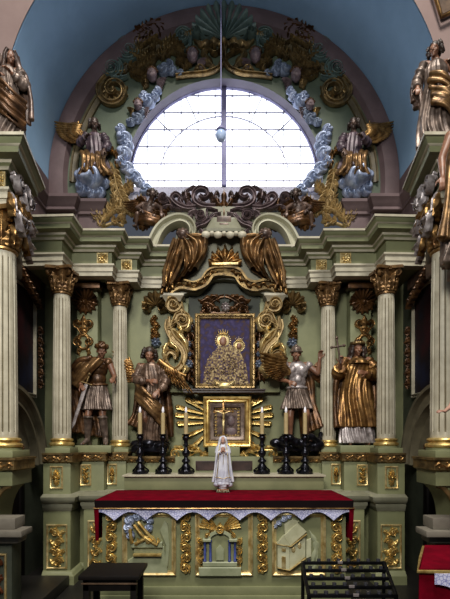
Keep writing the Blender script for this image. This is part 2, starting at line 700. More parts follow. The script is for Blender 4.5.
def arch_pts(cx, R, zc, zb, n=40):
    a = np.linspace(PI, 0, n)
    p = [(cx - R, zb)] + [(cx + R * math.cos(x), zc + R * math.sin(x)) for x in a] + [(cx + R, zb)]
    return np.array(p)


# lunette wall with the window opening
WF = arch_pts(0, 1.36, 5.26, 5.0)
WB = arch_pts(0, 1.37, 5.40, 5.335)
lun = MB()
out = []
for u, v in WF:
    d = np.array([u, v - 5.2])
    k = min(2.75 / max(abs(d[0]), 1e-6), (2.85 if d[1] > 0 else 1.15) / max(abs(d[1]), 1e-6))
    out.append((d[0] * k, 5.2 + d[1] * k))
f5 = wall(YL)
lun.grid([[f5(u, v, 0) for u, v in out], [f5(u, v, 0) for u, v in WF]], cv=False)
lun.grid([[f5(*out[0], 0), f5(*out[-1], 0)], [f5(*WF[0], 0), f5(*WF[-1], 0)]])
o = struct(lun, 'wall_lunette', 'green_shaded')
rev = MB()
rev.grid([[f5(u, v, 0) for u, v in WF], [wall(6.3)(u, v, 0) for u, v in WB]], cv=True, flip=True)
struct(rev, 'trim_1', 'reveal')
sil = MB().box(-1.36, 1.36, YL - .01, 6.3, 4.95, 5.005)
sil.grid([[(-1.36, YL, 5.003), (1.36, YL, 5.003)], [(-1.37, 6.3, 5.337), (1.37, 6.3, 5.337)]], flip=True)
struct(sil, 'sill_1', 'grey_sill')
# sill apron, pale plaster below the window
struct(MB().box(-1.1, 1.1, YL - 0.03, YL + 0.02, 4.88, 5.0, 0.01), 'trim_2', 'grey_sill')

# window: pane, thick mullion, fine lead grid
win = bpy.data.objects.new('window_1', None)
COL.objects.link(win)
win.location = (0, 6.3, 5.33)
win['kind'] = 'structure'
WLOC['window_1'] = (0, 6.3, 5.33)
MB().prism(wall(6.34), [tuple(p) for p in WB], 0, 0.02).obj('pane', 'daylight', win)
MB().box(-0.036, 0.036, 6.24, 6.3, 5.33, 6.775, 0.01).obj('mullion', 'mullion', win)
gr = MB()
for k in range(-5, 6):
    u = k * 0.247 + 0.12
    if abs(u) < 1.36:
        h = 5.40 + math.sqrt(1.37 ** 2 - u * u)
        gr.box(u - 0.006, u + 0.006, 6.285, 6.31, 5.33, h)
for k in range(6):
    v = 5.42 + k * 0.247
    w = math.sqrt(max(0, 1.37 ** 2 - max(0, v - 5.40) ** 2))
    if w > 0.05:
        gr.box(-w, w, 6.285, 6.31, v - 0.006, v + 0.006)
f63 = wall(6.3)
for R in (0.95,):
    gr.ribbon(f63, [(R * math.cos(a), 5.40 + R * math.sin(a)) for a in np.linspace(0.0, PI, 40)], 0.006, 0.02)
for a in (0.75, 1.15, PI - 1.15, PI - 0.75):
    gr.ribbon(f63, [(r * math.cos(a), 5.40 + r * math.sin(a)) for r in (0.95, 1.15, 1.37)], 0.006, 0.02)
gr.obj('lead_grid', 'came', win)
fr_ = MB()
fr_.ribbon(f63, WB, 0.025, 0.05, prof='flat')
fr_.obj('window_frame', 'mullion', win)

# vault: half barrel from the pink chancel arch back to the lunette wall
a = np.linspace(0, PI, 61)
v = MB()
ring = lambda y, R: [(R * math.cos(x), y, ZV + R * math.sin(x)) for x in a]
v.grid([ring(YF + .02, RV), ring(YL + 0.02, RV), ring(YL + 0.02, RV + .2), ring(YF + .02, RV + .2)], cu=True)
struct(v, 'ceiling', 'blue_vault')
# pink chancel wall above the side altars, open below the vault
w = MB()
inn = [(RV * math.cos(x), ZV + RV * math.sin(x)) for x in a]
inn = [(RV, 4.2)] + inn + [(-RV, 4.2)]
ou = []
for u, z in inn:
    d = np.array([u, z - 5.0])
    k = min(5.0 / max(abs(d[0]), 1e-6), (4.5 if d[1] > 0 else .8) / max(abs(d[1]), 1e-6))
    ou.append((d[0] * k, 5.0 + d[1] * k))
ff = wall(YF)
w.grid([[ff(u, z, 0) for u, z in inn], [ff(u, z, 0) for u, z in ou], [ff(u, z, -.3) for u, z in ou], [ff(u, z, -.3) for u, z in inn]])
struct(w, 'wall_front', 'pink_wall')
# narrow pink archivolt lining the front edge of the vault
for s in (-1, 1):
    sw = MB().box(-XS - 0.3, -XS, 2.6, 6.2, 0, 4.25).side(s)
    struct(sw, 'wall_' + SIDE[s], 'dark_green')
    at = MB().box(-RV - 0.25, -RV + 0.02, YF, 6.0, 4.2, ZV).side(s)
    struct(at, 'wall_attic_' + SIDE[s], 'mauve_stone')

# arch ring round the lunette: broad mauve band with an olive inner fillet
rg = MB()
aa = np.linspace(-0.12, PI + 0.12, 80)
P = []
for x in aa:
    row = []
    for r, wd in ((2.385, 0.0), (2.385, 0.07), (2.28, 0.09), (2.19, 0.07), (2.18, 0.05), (2.15, 0.0)):
        row.append(f5(r * math.cos(x), ZV + r * math.sin(x), wd))
    P.append(row)
rg.grid(P, flip=True)
struct(rg, 'trim_3', 'mauve_stone')
rg2 = MB()
rg2.ribbon(f5, [(2.06 * math.cos(x), ZV + 2.06 * math.sin(x)) for x in np.linspace(0.0, PI, 60)], 0.05, 0.05, prof='step')
struct(rg2, 'trim_4', 'olive_flute')
# pilasters under the ring with moulded imposts, and the impost running along the side walls
n_trim = 5
IMP = [(0, 4.70), (0.02, 4.71), (0.02, 4.735), (0.01, 4.75), (0.04, 4.79), (0.055, 4.82), (0.08, 4.85), (0.08, 4.89), (0, 4.90), (-.05, 4.90), (-.05, 4.70)]
for s in (-1, 1):
    q = MB()
    q.box(-2.42, -1.98, 5.84, 5.96, 4.1, 4.80, 0.008)
    q.box(-2.10, -1.66, 5.89, 5.96, 4.1, 4.75, 0.008)
    q.sweep([(-2.38, YF), (-2.38, 5.76), (-2.0, 5.76), (-2.0, 5.94)], IMP)
    q.sweep([(-2.02, 5.88), (-1.66, 5.88), (-1.66, 5.95)], IMP)
    q.side(s)
    struct(q, 'trim_%d' % n_trim, 'mauve_stone')
    n_trim += 1

# ================================================================== ENTABLATURES
ARC = [(0, 3.66), (0.0, 3.71), (0.012, 3.712), (0.012, 3.765), (0.03, 3.78), (0.03, 3.80), (-.12, 3.80), (-.12, 3.66)]
CMI = [2, 1, 2, 1, 2, 2, 1, 2, 0, 1, 1, 0, 0, 0, 0]
FRZ = [(-.005, 3.795), (-.005, 3.945), (-.12, 3.945), (-.12, 3.795)]
CRN = [(0, 3.94), (0.025, 3.945), (0.035, 3.97), (0.06, 3.985), (0.065, 4.01), (0.14, 4.02), (0.145, 4.065), (0.165, 4.075), (0.185, 4.115), (0.20, 4.12), (0.20, 4.145), (-.12, 4.15), (-.12, 3.94)]


def rosette_panel(name, c, Y, parent, s, lab):
    mb = MB()
    f = wall(Y)
    h = 0.068
    mb.rframe(f, c[0] - h, c[0] + h, c[1] - h, c[1] + h, [(0, 0), (0, .012), (.014, .012), (.018, .004), (.018, 0)])
    mb.rosette(f, c, 0.062, 8, 0.035)
    for k in range(4):
        aa = PI / 4 + k * PI / 2
        mb.leaf(f, [(c[0] + .02 * math.cos(aa), c[1] + .02 * math.sin(aa)), (c[0] + .08 * math.cos(aa), c[1] + .08 * math.sin(aa))], .022, .02, 2, n=10)
    mb.side(s)
    o = mb.obj(name, 'pale_gold', parent)
    if lab:
        o['label'] = lab
    return o


for s in (-1, 1):
    en = thing('entablature', 'moulded sage entablature with gold rosettes above the %s pair of columns' % SIDE[s], 'entablature', (s * 1.6, 5.5, 3.66))
    en['kind'] = 'thing'
    path = [(-2.33, 5.0), (-1.86, 4.98), (-1.86, 5.30), (-1.37, 5.30), (-1.37, 5.50), (-1.10, 5.50), (-1.10, 5.72), (-0.62, 5.72)]
    MB().sweep(path, ARC).side(s).obj('architrave', 'cream', en)
    MB().sweep(path, FRZ).side(s).obj('frieze', 'green', en)
    MB().sweep(path, CRN, mis=CMI).side(s).obj('cornice', ['sage', 'cream', 'green'], en)
    core = MB()
    for x0, x1, y0 in ((-2.33, -1.9, 5.06), (-2.0, -1.40, 5.38), (-1.6, -1.13, 5.58)):
        core.box(x0, x1, y0, 5.8, 3.68, 4.14)
    core.side(s).obj('core_block', 'green', en)
    rosette_panel('rosette', (-1.485, 3.868), 5.297, en, s, None)
    rosette_panel('rosette', (-1.235, 3.868), 5.497, en, s, None)

# front entablature blocks over the side altars
for s in (-1, 1):
    en = thing('entablature', 'nearer projecting cornice block carrying the statue at the upper %s' % SIDE[s], 'entablature', (s * 2.0, 3.9, 3.66))
    en['kind'] = 'thing'
    path = [(-2.39, 3.70), (-1.86, 3.70), (-1.93, 4.08), (-2.36, 4.10)]
    MB().sweep(path, ARC).side(s).obj('architrave', 'cream', en)
    MB().sweep(path, FRZ).side(s).obj('frieze', 'green', en)
    MB().sweep(path, CRN, mis=CMI).side(s).obj('cornice', ['sage', 'cream', 'green'], en)
    MB().box(-2.39, -1.98, 3.78, 4.06, 3.68, 4.145).side(s).obj('core_block', 'green', en)
    rosette_panel('rosette', (-1.93, 3.868), 3.697, en, s, None)

# ================================================================== COLUMNS
def column(X, Y, z0, z1, r, label, cat='column', nfl=14, cap_mat='brown_gold'):
    c = thing('column', label, cat, (X, Y, z0), None, 'thing')
    hc = 2.9 * r                                     # capital height
    zb = z0 + 0.17
    zt = z1 - hc
    b = MB()
    b.box(X - 1.35 * r, X + 1.35 * r, Y - 1.35 * r, Y + 1.35 * r, z0, z0 + 0.06, 0.006)
    b.lathe([(1.28 * r, .06), (1.28 * r, .075), (1.18 * r, .085)], (X, Y, z0), 40)
    b.obj('plinth', 'green', c)
    g = MB()
    g.lathe([(1.2 * r, .08), (1.33 * r, .09), (1.36 * r, .105), (1.30 * r, .12), (1.14 * r, .125), (1.10 * r, .135), (1.2 * r, .14), (1.24 * r, .152), (1.18 * r, .165), (1.02 * r, .17)], (X, Y, z0), 40)
    g.obj('base_ring', 'gold', c)['label'] = 'gilded ring mouldings'
    n = nfl * 10
    th = np.linspace(0, 2 * PI, n, endpoint=False)
    ph = (th * nfl / (2 * PI)) % 1.0
    fl = np.where((ph > .3) & (ph < .7), np.sqrt(np.clip(1 - ((ph - .5) / .2) ** 2, 0, 1)), 0)
    sh = MB()
    P = []
    H = zt - zb
    for k, t in enumerate([0, .015, .03, .04, .05, .3, .6, .93, .95, .965, .985, 1]):
        rad = r * (1 - 0.13 * t ** 1.6)
        f = 0 if t < .03 or t > .97 else (0.6 if t in (.03, .965) else 1)
        rr = rad * (1 - 0.09 * f * fl)
        P.append(np.stack([X + rr * np.cos(th), Y + rr * np.sin(th), np.full(n, zb + H * t)], 1))
    P = np.array(P)
    nu = len(P)
    F, I = [], []
    for i in range(nu - 1):
        for j in range(n):
            F.append((i * n + j, i * n + (j + 1) % n, (i + 1) * n + (j + 1) % n, (i + 1) * n + j))
            I.append(1 if (fl[j] > 0.35 and fl[(j + 1) % n] > .35 and 2 <= i <= nu - 4) else 0)
    sh.add(P.reshape(-1, 3), F)
    sh.I = I
    sh.obj('shaft', ['cream', 'olive_flute'], c, ang=50)
    k = MB()
    rt = r * 0.87
    k.lathe([(rt, -.01), (rt * 1.16, 0), (rt * 1.16, .018), (rt * 1.0, .024), (rt * .98, hc * .5), (rt * 1.15, hc * .8), (rt * 1.45, hc * .9)], (X, Y, zt), 32)
    for row, (cnt, hgt, ph0, out) in enumerate(((8, .45, 0, .5), (8, .74, PI / 8, .75))):
        for q in range(cnt):
            a0 = ph0 + 2 * PI * q / cnt

            def fr(u, v, w, a0=a0):
                R = rt * 1.0 + w
                x, y = R * math.cos(a0) - u * math.sin(a0), R * math.sin(a0) + u * math.cos(a0)
                return (X + x, Y + y, zt + v)
            k.leaf(fr, [(0, .02), (0, hc * hgt * .6), (0, hc * hgt)], r * .40, r * .26, 3, w0=r * .05, lift=out * 2.6, n=16)
    for q in range(4):
        a0 = PI / 4 + q * PI / 2
        ca, sa = math.cos(a0), math.sin(a0)

        def fr(u, v, w, ca=ca, sa=sa):
            return (X + ca * u - sa * (w - r * .12), Y + sa * u + ca * (w - r * .12), zt + v)
        k.scroll(fr, (rt * 1.62, hc * .74), r * .36, 1.3, PI / 2, -1, tail=((rt * .95, hc * .42), (rt * 1.08, hc * .7)), hw=r * .11, H=r * .24)
    k.obj('capital', cap_mat, c)['label'] = 'dark gilded leafy capital'
    ab = MB()
    pts = []
    for q in range(4):
        a0 = PI / 4 + q * PI / 2
        for d in (-.09, .09):
            pts.append((1.95 * r * math.cos(a0 + d), 1.95 * r * math.sin(a0 + d)))
        m = a0 + PI / 4
        pts.append((1.22 * r * math.cos(m), 1.22 * r * math.sin(m)))
    hor = lambda u, v, w: (X + u, Y + v, zt + hc * .88 + w)
    ab.prism(hor, pts, 0, hc * .12, bev=.006)
    for q in range(4):
        m = q * PI / 2

        def fr(u, v, w, m=m):
            R = 1.18 * r + w
            return (X + R * math.cos(m) - u * math.sin(m), Y + R * math.sin(m) + u * math.cos(m), zt + hc * .9 + v)
        ab.rosette(fr, (0, 0), r * .28, 6, r * .22)
    ab.obj('abacus', cap_mat, c)
    return c


for s in (-1, 1):
    column(s * 1.908, 5.10, 1.50, 3.66, 0.105, 'fluted cream column on the outer side of the %s niche statue' % SIDE[s])
    column(s * 1.345, 5.60, 1.48, 3.66, 0.10, 'fluted cream column between the %s niche statue and the altar centre' % SIDE[s])
    column(s * 1.96, 3.84, 1.50, 3.66, 0.122, 'thick fluted column of the near side altar at the %s edge' % SIDE[s], cap_mat='old_gold')

# ================================================================== PEDESTALS
BAND = [(0, 1.385), (.018, 1.39), (.03, 1.40), (.03, 1.475), (.045, 1.48), (.045, 1.50), (-.1, 1.50), (-.1, 1.385)]
LEDGE = [(0, .83), (.012, .84), (.02, .87), (.03, .885), (.03, .92), (.05, .93), (.075, .97), (.08, 1.0), (.03, 1.02), (0, 1.03), (-.1, 1.03), (-.1, .83)]
FOOT = [(0, 0.0), (.06, 0.0), (.06, .10), (.03, .12), (.02, .14), (0, .15), (-.1, .15), (-.1, 0)]


def carve_vertical(mb, f, u, v0, v1, w, H, seed, n=4):
    """upright foliage: a waving stem, leaves to both sides, a flower"""
    h = v1 - v0
    st = [(u + w * .25 * math.sin(k * 2.1 + seed), v0 + h * k / 8) for k in range(9)]
    mb.ribbon(f, smooth(st, 40), w * .07, H * .6, 0, 'round')
    for k in range(n):
        v = v0 + h * (k + .45) / n
        d = 1 if (k + seed) % 2 == 0 else -1
        mb.scroll(f, (u + d * w * .12, v), min(w * .36, h / n * .42), 1.2, PI / 2 * (1 - d) , d, hw=w * .09, H=H)
        mb.leaf(f, [(u - d * w * .05, v - h / n * .3), (u - d * w * .3, v - h / n * .05), (u - d * w * .42, v + h / n * .35)], w * .16, H, 3, n=14)
        mb.leaf(f, [(u + d * w * .1, v + h / n * .2), (u + d * w * .36, v + h / n * .42)], w * .12, H, 2, n=10)
    mb.rosette(f, (u, v0 + h * .5), w * .2, 6, H * 1.2)
    return mb


def carve_mask(mb, f, u, v, w, h, H):
    """compact cluster: two tiers of leaves about a boss"""
    for k in range(7):
        aa = PI / 2 + (k - 3) * .52
        mb.leaf(f, [(u, v + h * .05), (u + w * .44 * math.cos(aa), v + h * .1 + h * .36 * math.sin(aa))], w * .13, H, 2, n=10)
        aa = -PI / 2 + (k - 3) * .42
        mb.leaf(f, [(u, v - h * .05), (u + w * .38 * math.cos(aa), v - h * .1 + h * .36 * math.sin(aa))], w * .11, H, 2, n=10)
    mb.dome(f, (u, v), w * .2, H * 1.5)
    for d in (-1, 1):
        mb.scroll(f, (u + d * w * .25, v), w * .17, 1.2, PI / 2, -d, hw=w * .05, H=H)
    return mb


def framed(parent, s, f, u0, u1, v0, v1, kind, seed, carve_mat='old_gold'):
    fm = MB()
    fm.rframe(f, u0, u1, v0, v1, [(0, 0), (0, .014), (.006, .018), (.014, .014), (.02, .006), (.02, -.004)])
    p = fm.side(s).obj('panel_frame', 'pale_gold', parent)
    p['label'] = 'thin gilded panel frame'
    c = MB()
    iw = (u1 - u0) - .05
    if kind == 'v':
        carve_vertical(c, f, (u0 + u1) / 2, v0 + .03, v1 - .03, iw, .03, seed, 4)
    else:
        carve_mask(c, f, (u0 + u1) / 2, (v0 + v1) / 2, iw, v1 - v0 - .04, .03)
    c.side(s).obj('carving', carve_mat, p)
    return p


def band_carving(mb, f, u0, u1, v0, v1):
    n = max(2, int((u1 - u0) / .06))
    for k in range(n):
        u = u0 + (u1 - u0) * (k + .5) / n
        d = 1 if k % 2 else -1
        mb.leaf(f, [(u - .03, (v0 + v1) / 2 - d * .012), (u, (v0 + v1) / 2 + d * .016), (u + .034, (v0 + v1) / 2 - d * .006)], .016, .016, 2, n=9)
        mb.dome(f, (u, (v0 + v1) / 2 - d * .022), .011, .013, nr=3, nt=8)
    return mb


for s in (-1, 1):
    spec = [('outer', -2.08, -1.765, 4.98, [(-2.0, -1.85, 1.09, 1.35, 'm')], [(-2.04, -1.80, .17, .68)]),
            ('niche', -1.82, -1.475, 5.32, [(-1.765, -1.63, 1.09, 1.35, 'v')], []),
            ('inner', -1.47, -1.235, 5.45, [(-1.47, -1.345, 1.09, 1.35, 'm')], [])]
    where = {'outer': 'below the outer %s column', 'niche': 'below the %s niche statue', 'inner': 'below the inner %s column beside the altar'}
    for nm, x0, x1, y0, ups, lows in spec:
        pd = thing('pedestal', ('green pedestal with gilded relief panels ' + where[nm]) % SIDE[s], 'pedestal', (s * (x0 + x1) / 2, y0 + .2, 0), None, 'thing')
        yb = 5.30 if nm == 'outer' else 5.795
        MB().box(x0, x1, y0, yb, .0, 1.49, .006).side(s).obj('block', 'green', pd)
        pth = [(x0, 5.7), (x0, y0), (x1, y0), (x1, 5.7)] if nm != 'outer' else [(x0, y0), (x1, y0), (x1, yb)]
        pth = pth[1:] if nm != 'outer' else pth
        MB().sweep(pth, BAND).side(s).obj('top_moulding', 'dim_gold', pd)
        MB().sweep(pth, LEDGE).side(s).obj('ledge', 'sage', pd)
        MB().sweep(pth, FOOT).side(s).obj('foot_moulding', 'green', pd)
        f = wall(y0 - .03)
        band_carving(MB(), f, x0 + .02, x1 - .0, 1.40, 1.475).side(s).obj('band_carving', 'old_gold', pd)
        f = wall(y0)
        for k, (a0, a1, b0, b1, kd) in enumerate(ups):
            framed(pd, s, f, a0, a1, b0, b1, kd, k + len(nm), 'gold')
        for a0, a1, b0, b1 in lows:
            p = framed(pd, s, f, a0, a1, b0, b1, 'v', 2, 'gold')
    # dado wing beside the altar table with its own tall gilded panel
    pd = thing('pedestal', 'green dado strip with tall gilded panel behind the %s altar corner' % SIDE[s], 'pedestal', (s * 1.5, 5.2, 0), None, 'thing')
    MB().box(-1.66, -1.2, 5.12, 5.33, 0, .83, .006).side(s).obj('block', 'green', pd)
    MB().sweep([(-1.66, 5.32), (-1.66, 5.12), (-1.2, 5.12)], LEDGE).side(s).obj('ledge', 'sage', pd)
    framed(pd, s, wall(5.12), -1.61, -1.42, .1, .70, 'v', 1, 'gold')

    # near side-altar pedestal under the thick column
    pd = thing('pedestal', 'near pedestal with arched green bracket and stone slab at the %s edge' % SIDE[s], 'pedestal', (s * 2.0, 3.9, 0), None, 'thing')
    MB().box(-2.39, -1.79, 3.66, 4.03, 1.26, 1.49, .006).side(s).obj('block', 'green', pd)
    MB().sweep([(-2.39, 3.66), (-1.79, 3.66), (-1.79, 4.03)], BAND).side(s).obj('top_moulding', 'dim_gold', pd)
    band_carving(MB(), wall(3.63), -2.3, -1.77, 1.40, 1.475).side(s).obj('band_carving', 'old_gold', pd)
    cr = MB()
    pts = [(-2.39, 1.27), (-1.80, 1.27)]
    for x in np.linspace(0, PI / 2, 12):
        pts.append((-1.80 - .17 * math.sin(x), .93 + .33 * math.cos(x)))
    pts.append((-2.39, .92))
    cr.prism(wall(4.02), pts, 0, .33)
    cr.side(s).obj('arched_bracket', 'green', pd)
    cg = MB()
    cg.ribbon(wall(3.69), [(-1.81 - .17 * math.sin(x), .93 + .33 * math.cos(x)) for x in np.linspace(0, PI / 2, 16)], .022, .02, prof='round')
    cg.side(s).obj('bracket_edge', 'dim_gold', pd)
    st = MB()
    st.box(-2.39, -1.60, 3.42, 3.62, .88, .93, .008)
    st.box(-2.39, -1.68, 3.48, 3.66, .93, 1.02, .008)
    st.box(-2.39, -1.66, 3.50, 3.66, .81, .88, .02)
    st.side(s).obj('stone_slab', 'stone_slab', pd)
    MB().box(-2.39, -1.74, 3.55, 3.72, 0, .82, .006).side(s).obj('lower_block', 'dark_green', pd)
    framed(pd, s, wall(3.55), -2.0, -1.78, .2, .72, 'v', 1, 'red_gold')

# recessed central dado: podium that carries angels and tabernacle
pod = thing('altar_podium', 'green podium wall behind the altar carrying angels and gilded tabernacle frame', 'podium', (0, 5.6, 0))
MB().box(-1.235, 1.235, 5.50, 5.795, 0, 1.44, .006).obj('block', 'green', pod)
for s in (-1, 1):
    MB().sweep([(-1.235, 5.50), (-.62, 5.50)], [(0, 1.36), (.02, 1.37), (.03, 1.40), (.05, 1.42), (.05, 1.445), (-.1, 1.445), (-.1, 1.36)]).side(s).obj('top_moulding', 'dim_gold', pod)
    band_carving(MB(), wall(5.475), -1.2, -.62, 1.375, 1.43).side(s).obj('band_carving', 'old_gold', pod)
    q = MB()
    q.rframe(wall(5.50), -.36, -.10, 1.265, 1.385, [(0, 0), (0, .01), (.012, .012), (.016, .004)])
    q.box(-.345, -.115, 5.493, 5.499, 1.28, 1.37)
    q.side(s).obj('plaque', 'plaque', pod)['label'] = 'dark brown inscription plaque'
grd = thing('altar_shelf', 'long pale green shelf behind the altar carrying the candlesticks', 'shelf', (0, 5.3, 1.06))
MB().box(-1.18, 1.18, 5.12, 5.49, 1.06, 1.222, .004).obj('shelf_front', 'green', grd)
MB().box(-1.20, 1.20, 5.09, 5.495, 1.215, 1.238, .006).obj('shelf_top', 'cream', grd)

# ================================================================== PILASTERS BEHIND THE NICHE STATUES
for s in (-1, 1):
    pl = thing('pilaster', 'green pilaster with dark shell capital and gilded cartouche behind the %s niche statue' % SIDE[s], 'pilaster', (s * 1.78, 5.7, 1.5), None, 'thing')
    f = wall(5.62)
    MB().box(-1.91, -1.64, 5.62, 5.80, 1.5, 3.66, .008).side(s).obj('shaft', 'green', pl)
    c = MB()
    c.shell(f, (-1.79, 3.42), .17, PI * .02, PI * .98, 9, .10)
    for k in range(7):
        aa = PI + (k + .5) * PI / 7
        c.leaf(f, [(-1.79, 3.44), (-1.79 + .17 * math.cos(aa), 3.44 + .17 * math.sin(aa))], .05, .06, 3, n=12)
    c.dome(f, (-1.79, 3.42), .05, .12)
    c.box(-2.0, -1.58, 5.50, 5.64, 3.58, 3.66, .01)
    c.side(s).obj('capital', 'bronze', pl)['label'] = 'dark shell capital'
    c = MB()
    for d in (-1, 1):
        c.scroll(f, (-1.82 + d * .07, 3.16), .055, 1.4, -PI / 2, d, tail=((-1.82 + d * .01, 3.0), (-1.82 + d * .05, 3.07)), hw=.014, H=.035)
        c.scroll(f, (-1.82 + d * .065, 2.92), .06, 1.3, PI / 2, -d, tail=((-1.82, 3.05), (-1.82 + d * .06, 3.0)), hw=.014, H=.035)
        c.leaf(f, [(-1.82 + d * .02, 2.84), (-1.82 + d * .07, 2.80), (-1.82 + d * .05, 2.74)], .03, .03, 3, n=12)
    c.ribbon(f, [(-1.82 + .07 * math.cos(x), 2.92 + .09 * math.sin(x)) for x in np.linspace(0, 2 * PI, 30)], .018, .03, prof='round')
    c.leaf(f, [(-1.82, 3.05), (-1.82, 3.27)], .05, .04, 4)
    c.side(s).obj('cartouche', 'old_gold', pl)['label'] = 'gilded scroll cartouche'

# ================================================================== SIDE WALL FURNITURE
for s in (-1, 1):
    f = sidewall(-XS, -1)
    pa = thing('wall_painting', 'dark tall painting in a narrow cream frame on the %s wall' % SIDE[s], 'painting', (s * XS, 4.8, 2.2))
    MB().prism(f, [(4.12, 2.2), (5.42, 2.2), (5.42, 3.5), (4.12, 3.5)], 0, .02).side(s).obj('canvas', 'dark_canvas', pa)
    q = MB()
    q.ribbon(f, [(4.12, 2.2), (4.12, 3.48), (5.42, 3.48), (5.42, 2.2), (4.12, 2.2)], .028, .06, prof='step')
    q.side(s).obj('frame', 'cream', pa)
    q = MB()
    for k in range(6):
        carve_mask(q, sidewall(-XS + .1, -1), 5.40, 2.35 + k * .13, .12, .14, .03)
    q.side(s).obj('frame_carving', 'bronze', pa)
    # arched hood of the side door below it
    hd = thing('door_hood', 'dark green arched hood over the side door in the %s wall' % SIDE[s], 'door hood', (s * XS, 4.55, 1.3))
    q = MB()
    q.ribbon(sidewall(-XS, -1), [(4.5 + .82 * math.cos(x), 1.35 + .82 * math.sin(x)) for x in np.linspace(0.0, PI, 40)], .09, .20, prof='step')
    q.side(s).obj('arch_moulding', 'dim_stone', hd)
    q = MB()
    q.prism(sidewall(-XS, -1), [(4.5 + .75 * math.cos(x), 1.35 + .75 * math.sin(x)) for x in np.linspace(0.0, PI, 24)], 0, .06)
    q.side(s).obj('tympanum', 'dim_stone', hd)
    q = MB()
    carve_vertical(q, sidewall(-XS + .06, -1), 4.95, 1.30, 1.62, .18, .03, 1, 3)
    q.side(s).obj('carving', 'bronze', hd)
    dr = bpy.data.objects.new('door_%d' % (1 if s < 0 else 2), None)
    COL.objects.link(dr)
    dr['kind'] = 'structure'
    WLOC[dr.name] = (0, 0, 0)
    q = MB()
    q.prism(sidewall(-XS, -1), [(3.85, .02), (5.15, .02), (5.15, 1.3), (3.85, 1.3)], 0, .03)
    q.rframe(sidewall(-XS + .03, -1), 3.95, 4.45, .15, .65, [(0, 0), (0, .02), (.03, .02), (.05, 0)])
    q.rframe(sidewall(-XS + .03, -1), 4.55, 5.05, .15, .65, [(0, 0), (0, .02), (.03, .02), (.05, 0)])
    q.rframe(sidewall(-XS + .03, -1), 3.95, 4.45, .75, 1.22, [(0, 0), (0, .02), (.03, .02), (.05, 0)])
    q.rframe(sidewall(-XS + .03, -1), 4.55, 5.05, .75, 1.22, [(0, 0), (0, .02), (.03, .02), (.05, 0)])
    q.side(s).obj('door_leaf', 'dark_wood', dr)
    # silvered foliage bracket under the near cornice
    br = thing('foliage_bracket', 'silvered and gilded leafy bracket under the near cornice at the upper %s' % SIDE[s], 'bracket', (s * 1.9, 3.95, 3.2))
    q, g = MB(), MB()
    fx = lambda u, v, w: (-1.87 + w * .9 - .18 * (u - 3.7), u - w * .2, v)
    rnd = random.Random(3)
    for k in range(26):
        u = 3.72 + rnd.random() * .45
        vv = 3.98 - rnd.random() * .42
        aa = -PI / 2 + rnd.uniform(-1.0, 1.0)
        L = rnd.uniform(.14, .24)
        (q if k % 3 else g).leaf(fx, [(u, vv), (u + L * .5 * math.cos(aa), vv + L * .5 * math.sin(aa)), (u + L * math.cos(aa + .5), vv + L * math.sin(aa + .5))], .05, .05, 3, w0=rnd.uniform(.02, .12), lift=1.2, n=14)
    for u, vv, r in ((3.80, 3.86, .08), (4.0, 3.76, .09), (4.16, 3.9, .07), (3.9, 3.6, .07)):
        q.scroll(fx, (u, vv), r, 1.6, 0, 1, hw=.025, H=.06, w0=.08)
    q.side(s).obj('silver_leaves', 'silver', br)
    g.side(s).obj('gilded_leaves', 'old_gold', br)
    MB().box(-2.2, -1.95, 3.98, 4.2, 3.2, 3.66, .02).side(s).obj('bracket_core', 'dark_carving', br)
    # carved garland dropping along the top of the painting
    ga = thing('carved_garland', 'dark gilded garland sloping above the %s wall painting' % SIDE[s], 'garland', (s * 2.3, 5.1, 3.4))
    q = MB()
    fx = sidewall(-2.30, -1)
    for k in range(12):
        u = 4.35 + k * .085
        vv = 3.80 - k * .04
        q.leaf(fx, [(u - .04, vv + .06), (u, vv), (u + .06, vv - .1)], .05, .05, 3, lift=1, n=12)
        q.dome(fx, (u, vv), .03, .08)
    q.side(s).obj('leaves', 'bronze', ga)
    q = MB().prism(sidewall(-2.395, -1), [(4.12, 3.53), (5.44, 3.53), (5.44, 3.66), (4.12, 3.66)], 0, .09)
    q.side(s).obj('ground', 'dark_carving', ga)

# corner of a dark gilded frame on the pink wall, upper right
fc = thing('wall_picture', 'corner of a dark gilded frame on the pink wall at top right', 'frame', (2.45, YF, 6.35))
q = MB()
P0 = pxs([(432, -12), (441, 18), (470, 4), (466, -22)], YF - .02)
q.prism(wall(YF), P0, 0, .05, bev=.02)
q.obj('frame_board', 'brown_wood', fc)
q = MB()
q.ribbon(wall(YF - .05), pxs([(432, -12), (441, 18), (470, 4)], YF - .05), .02, .03, prof='round')
q.obj('gilded_edge', 'old_gold', fc)
# ================================================================== LUNETTE RELIEFS
YO = 5.93
fl_ = wall(YO)


def P(x, y):
    return px(x, y, YO)


def R_(n):
    return m_(n, YO)


def relief(name, mb, mats, label, cat, s=-1, group=None):
    mb.side(s)
    return tag(mb.obj(name, mats), label, cat, group, 'thing')


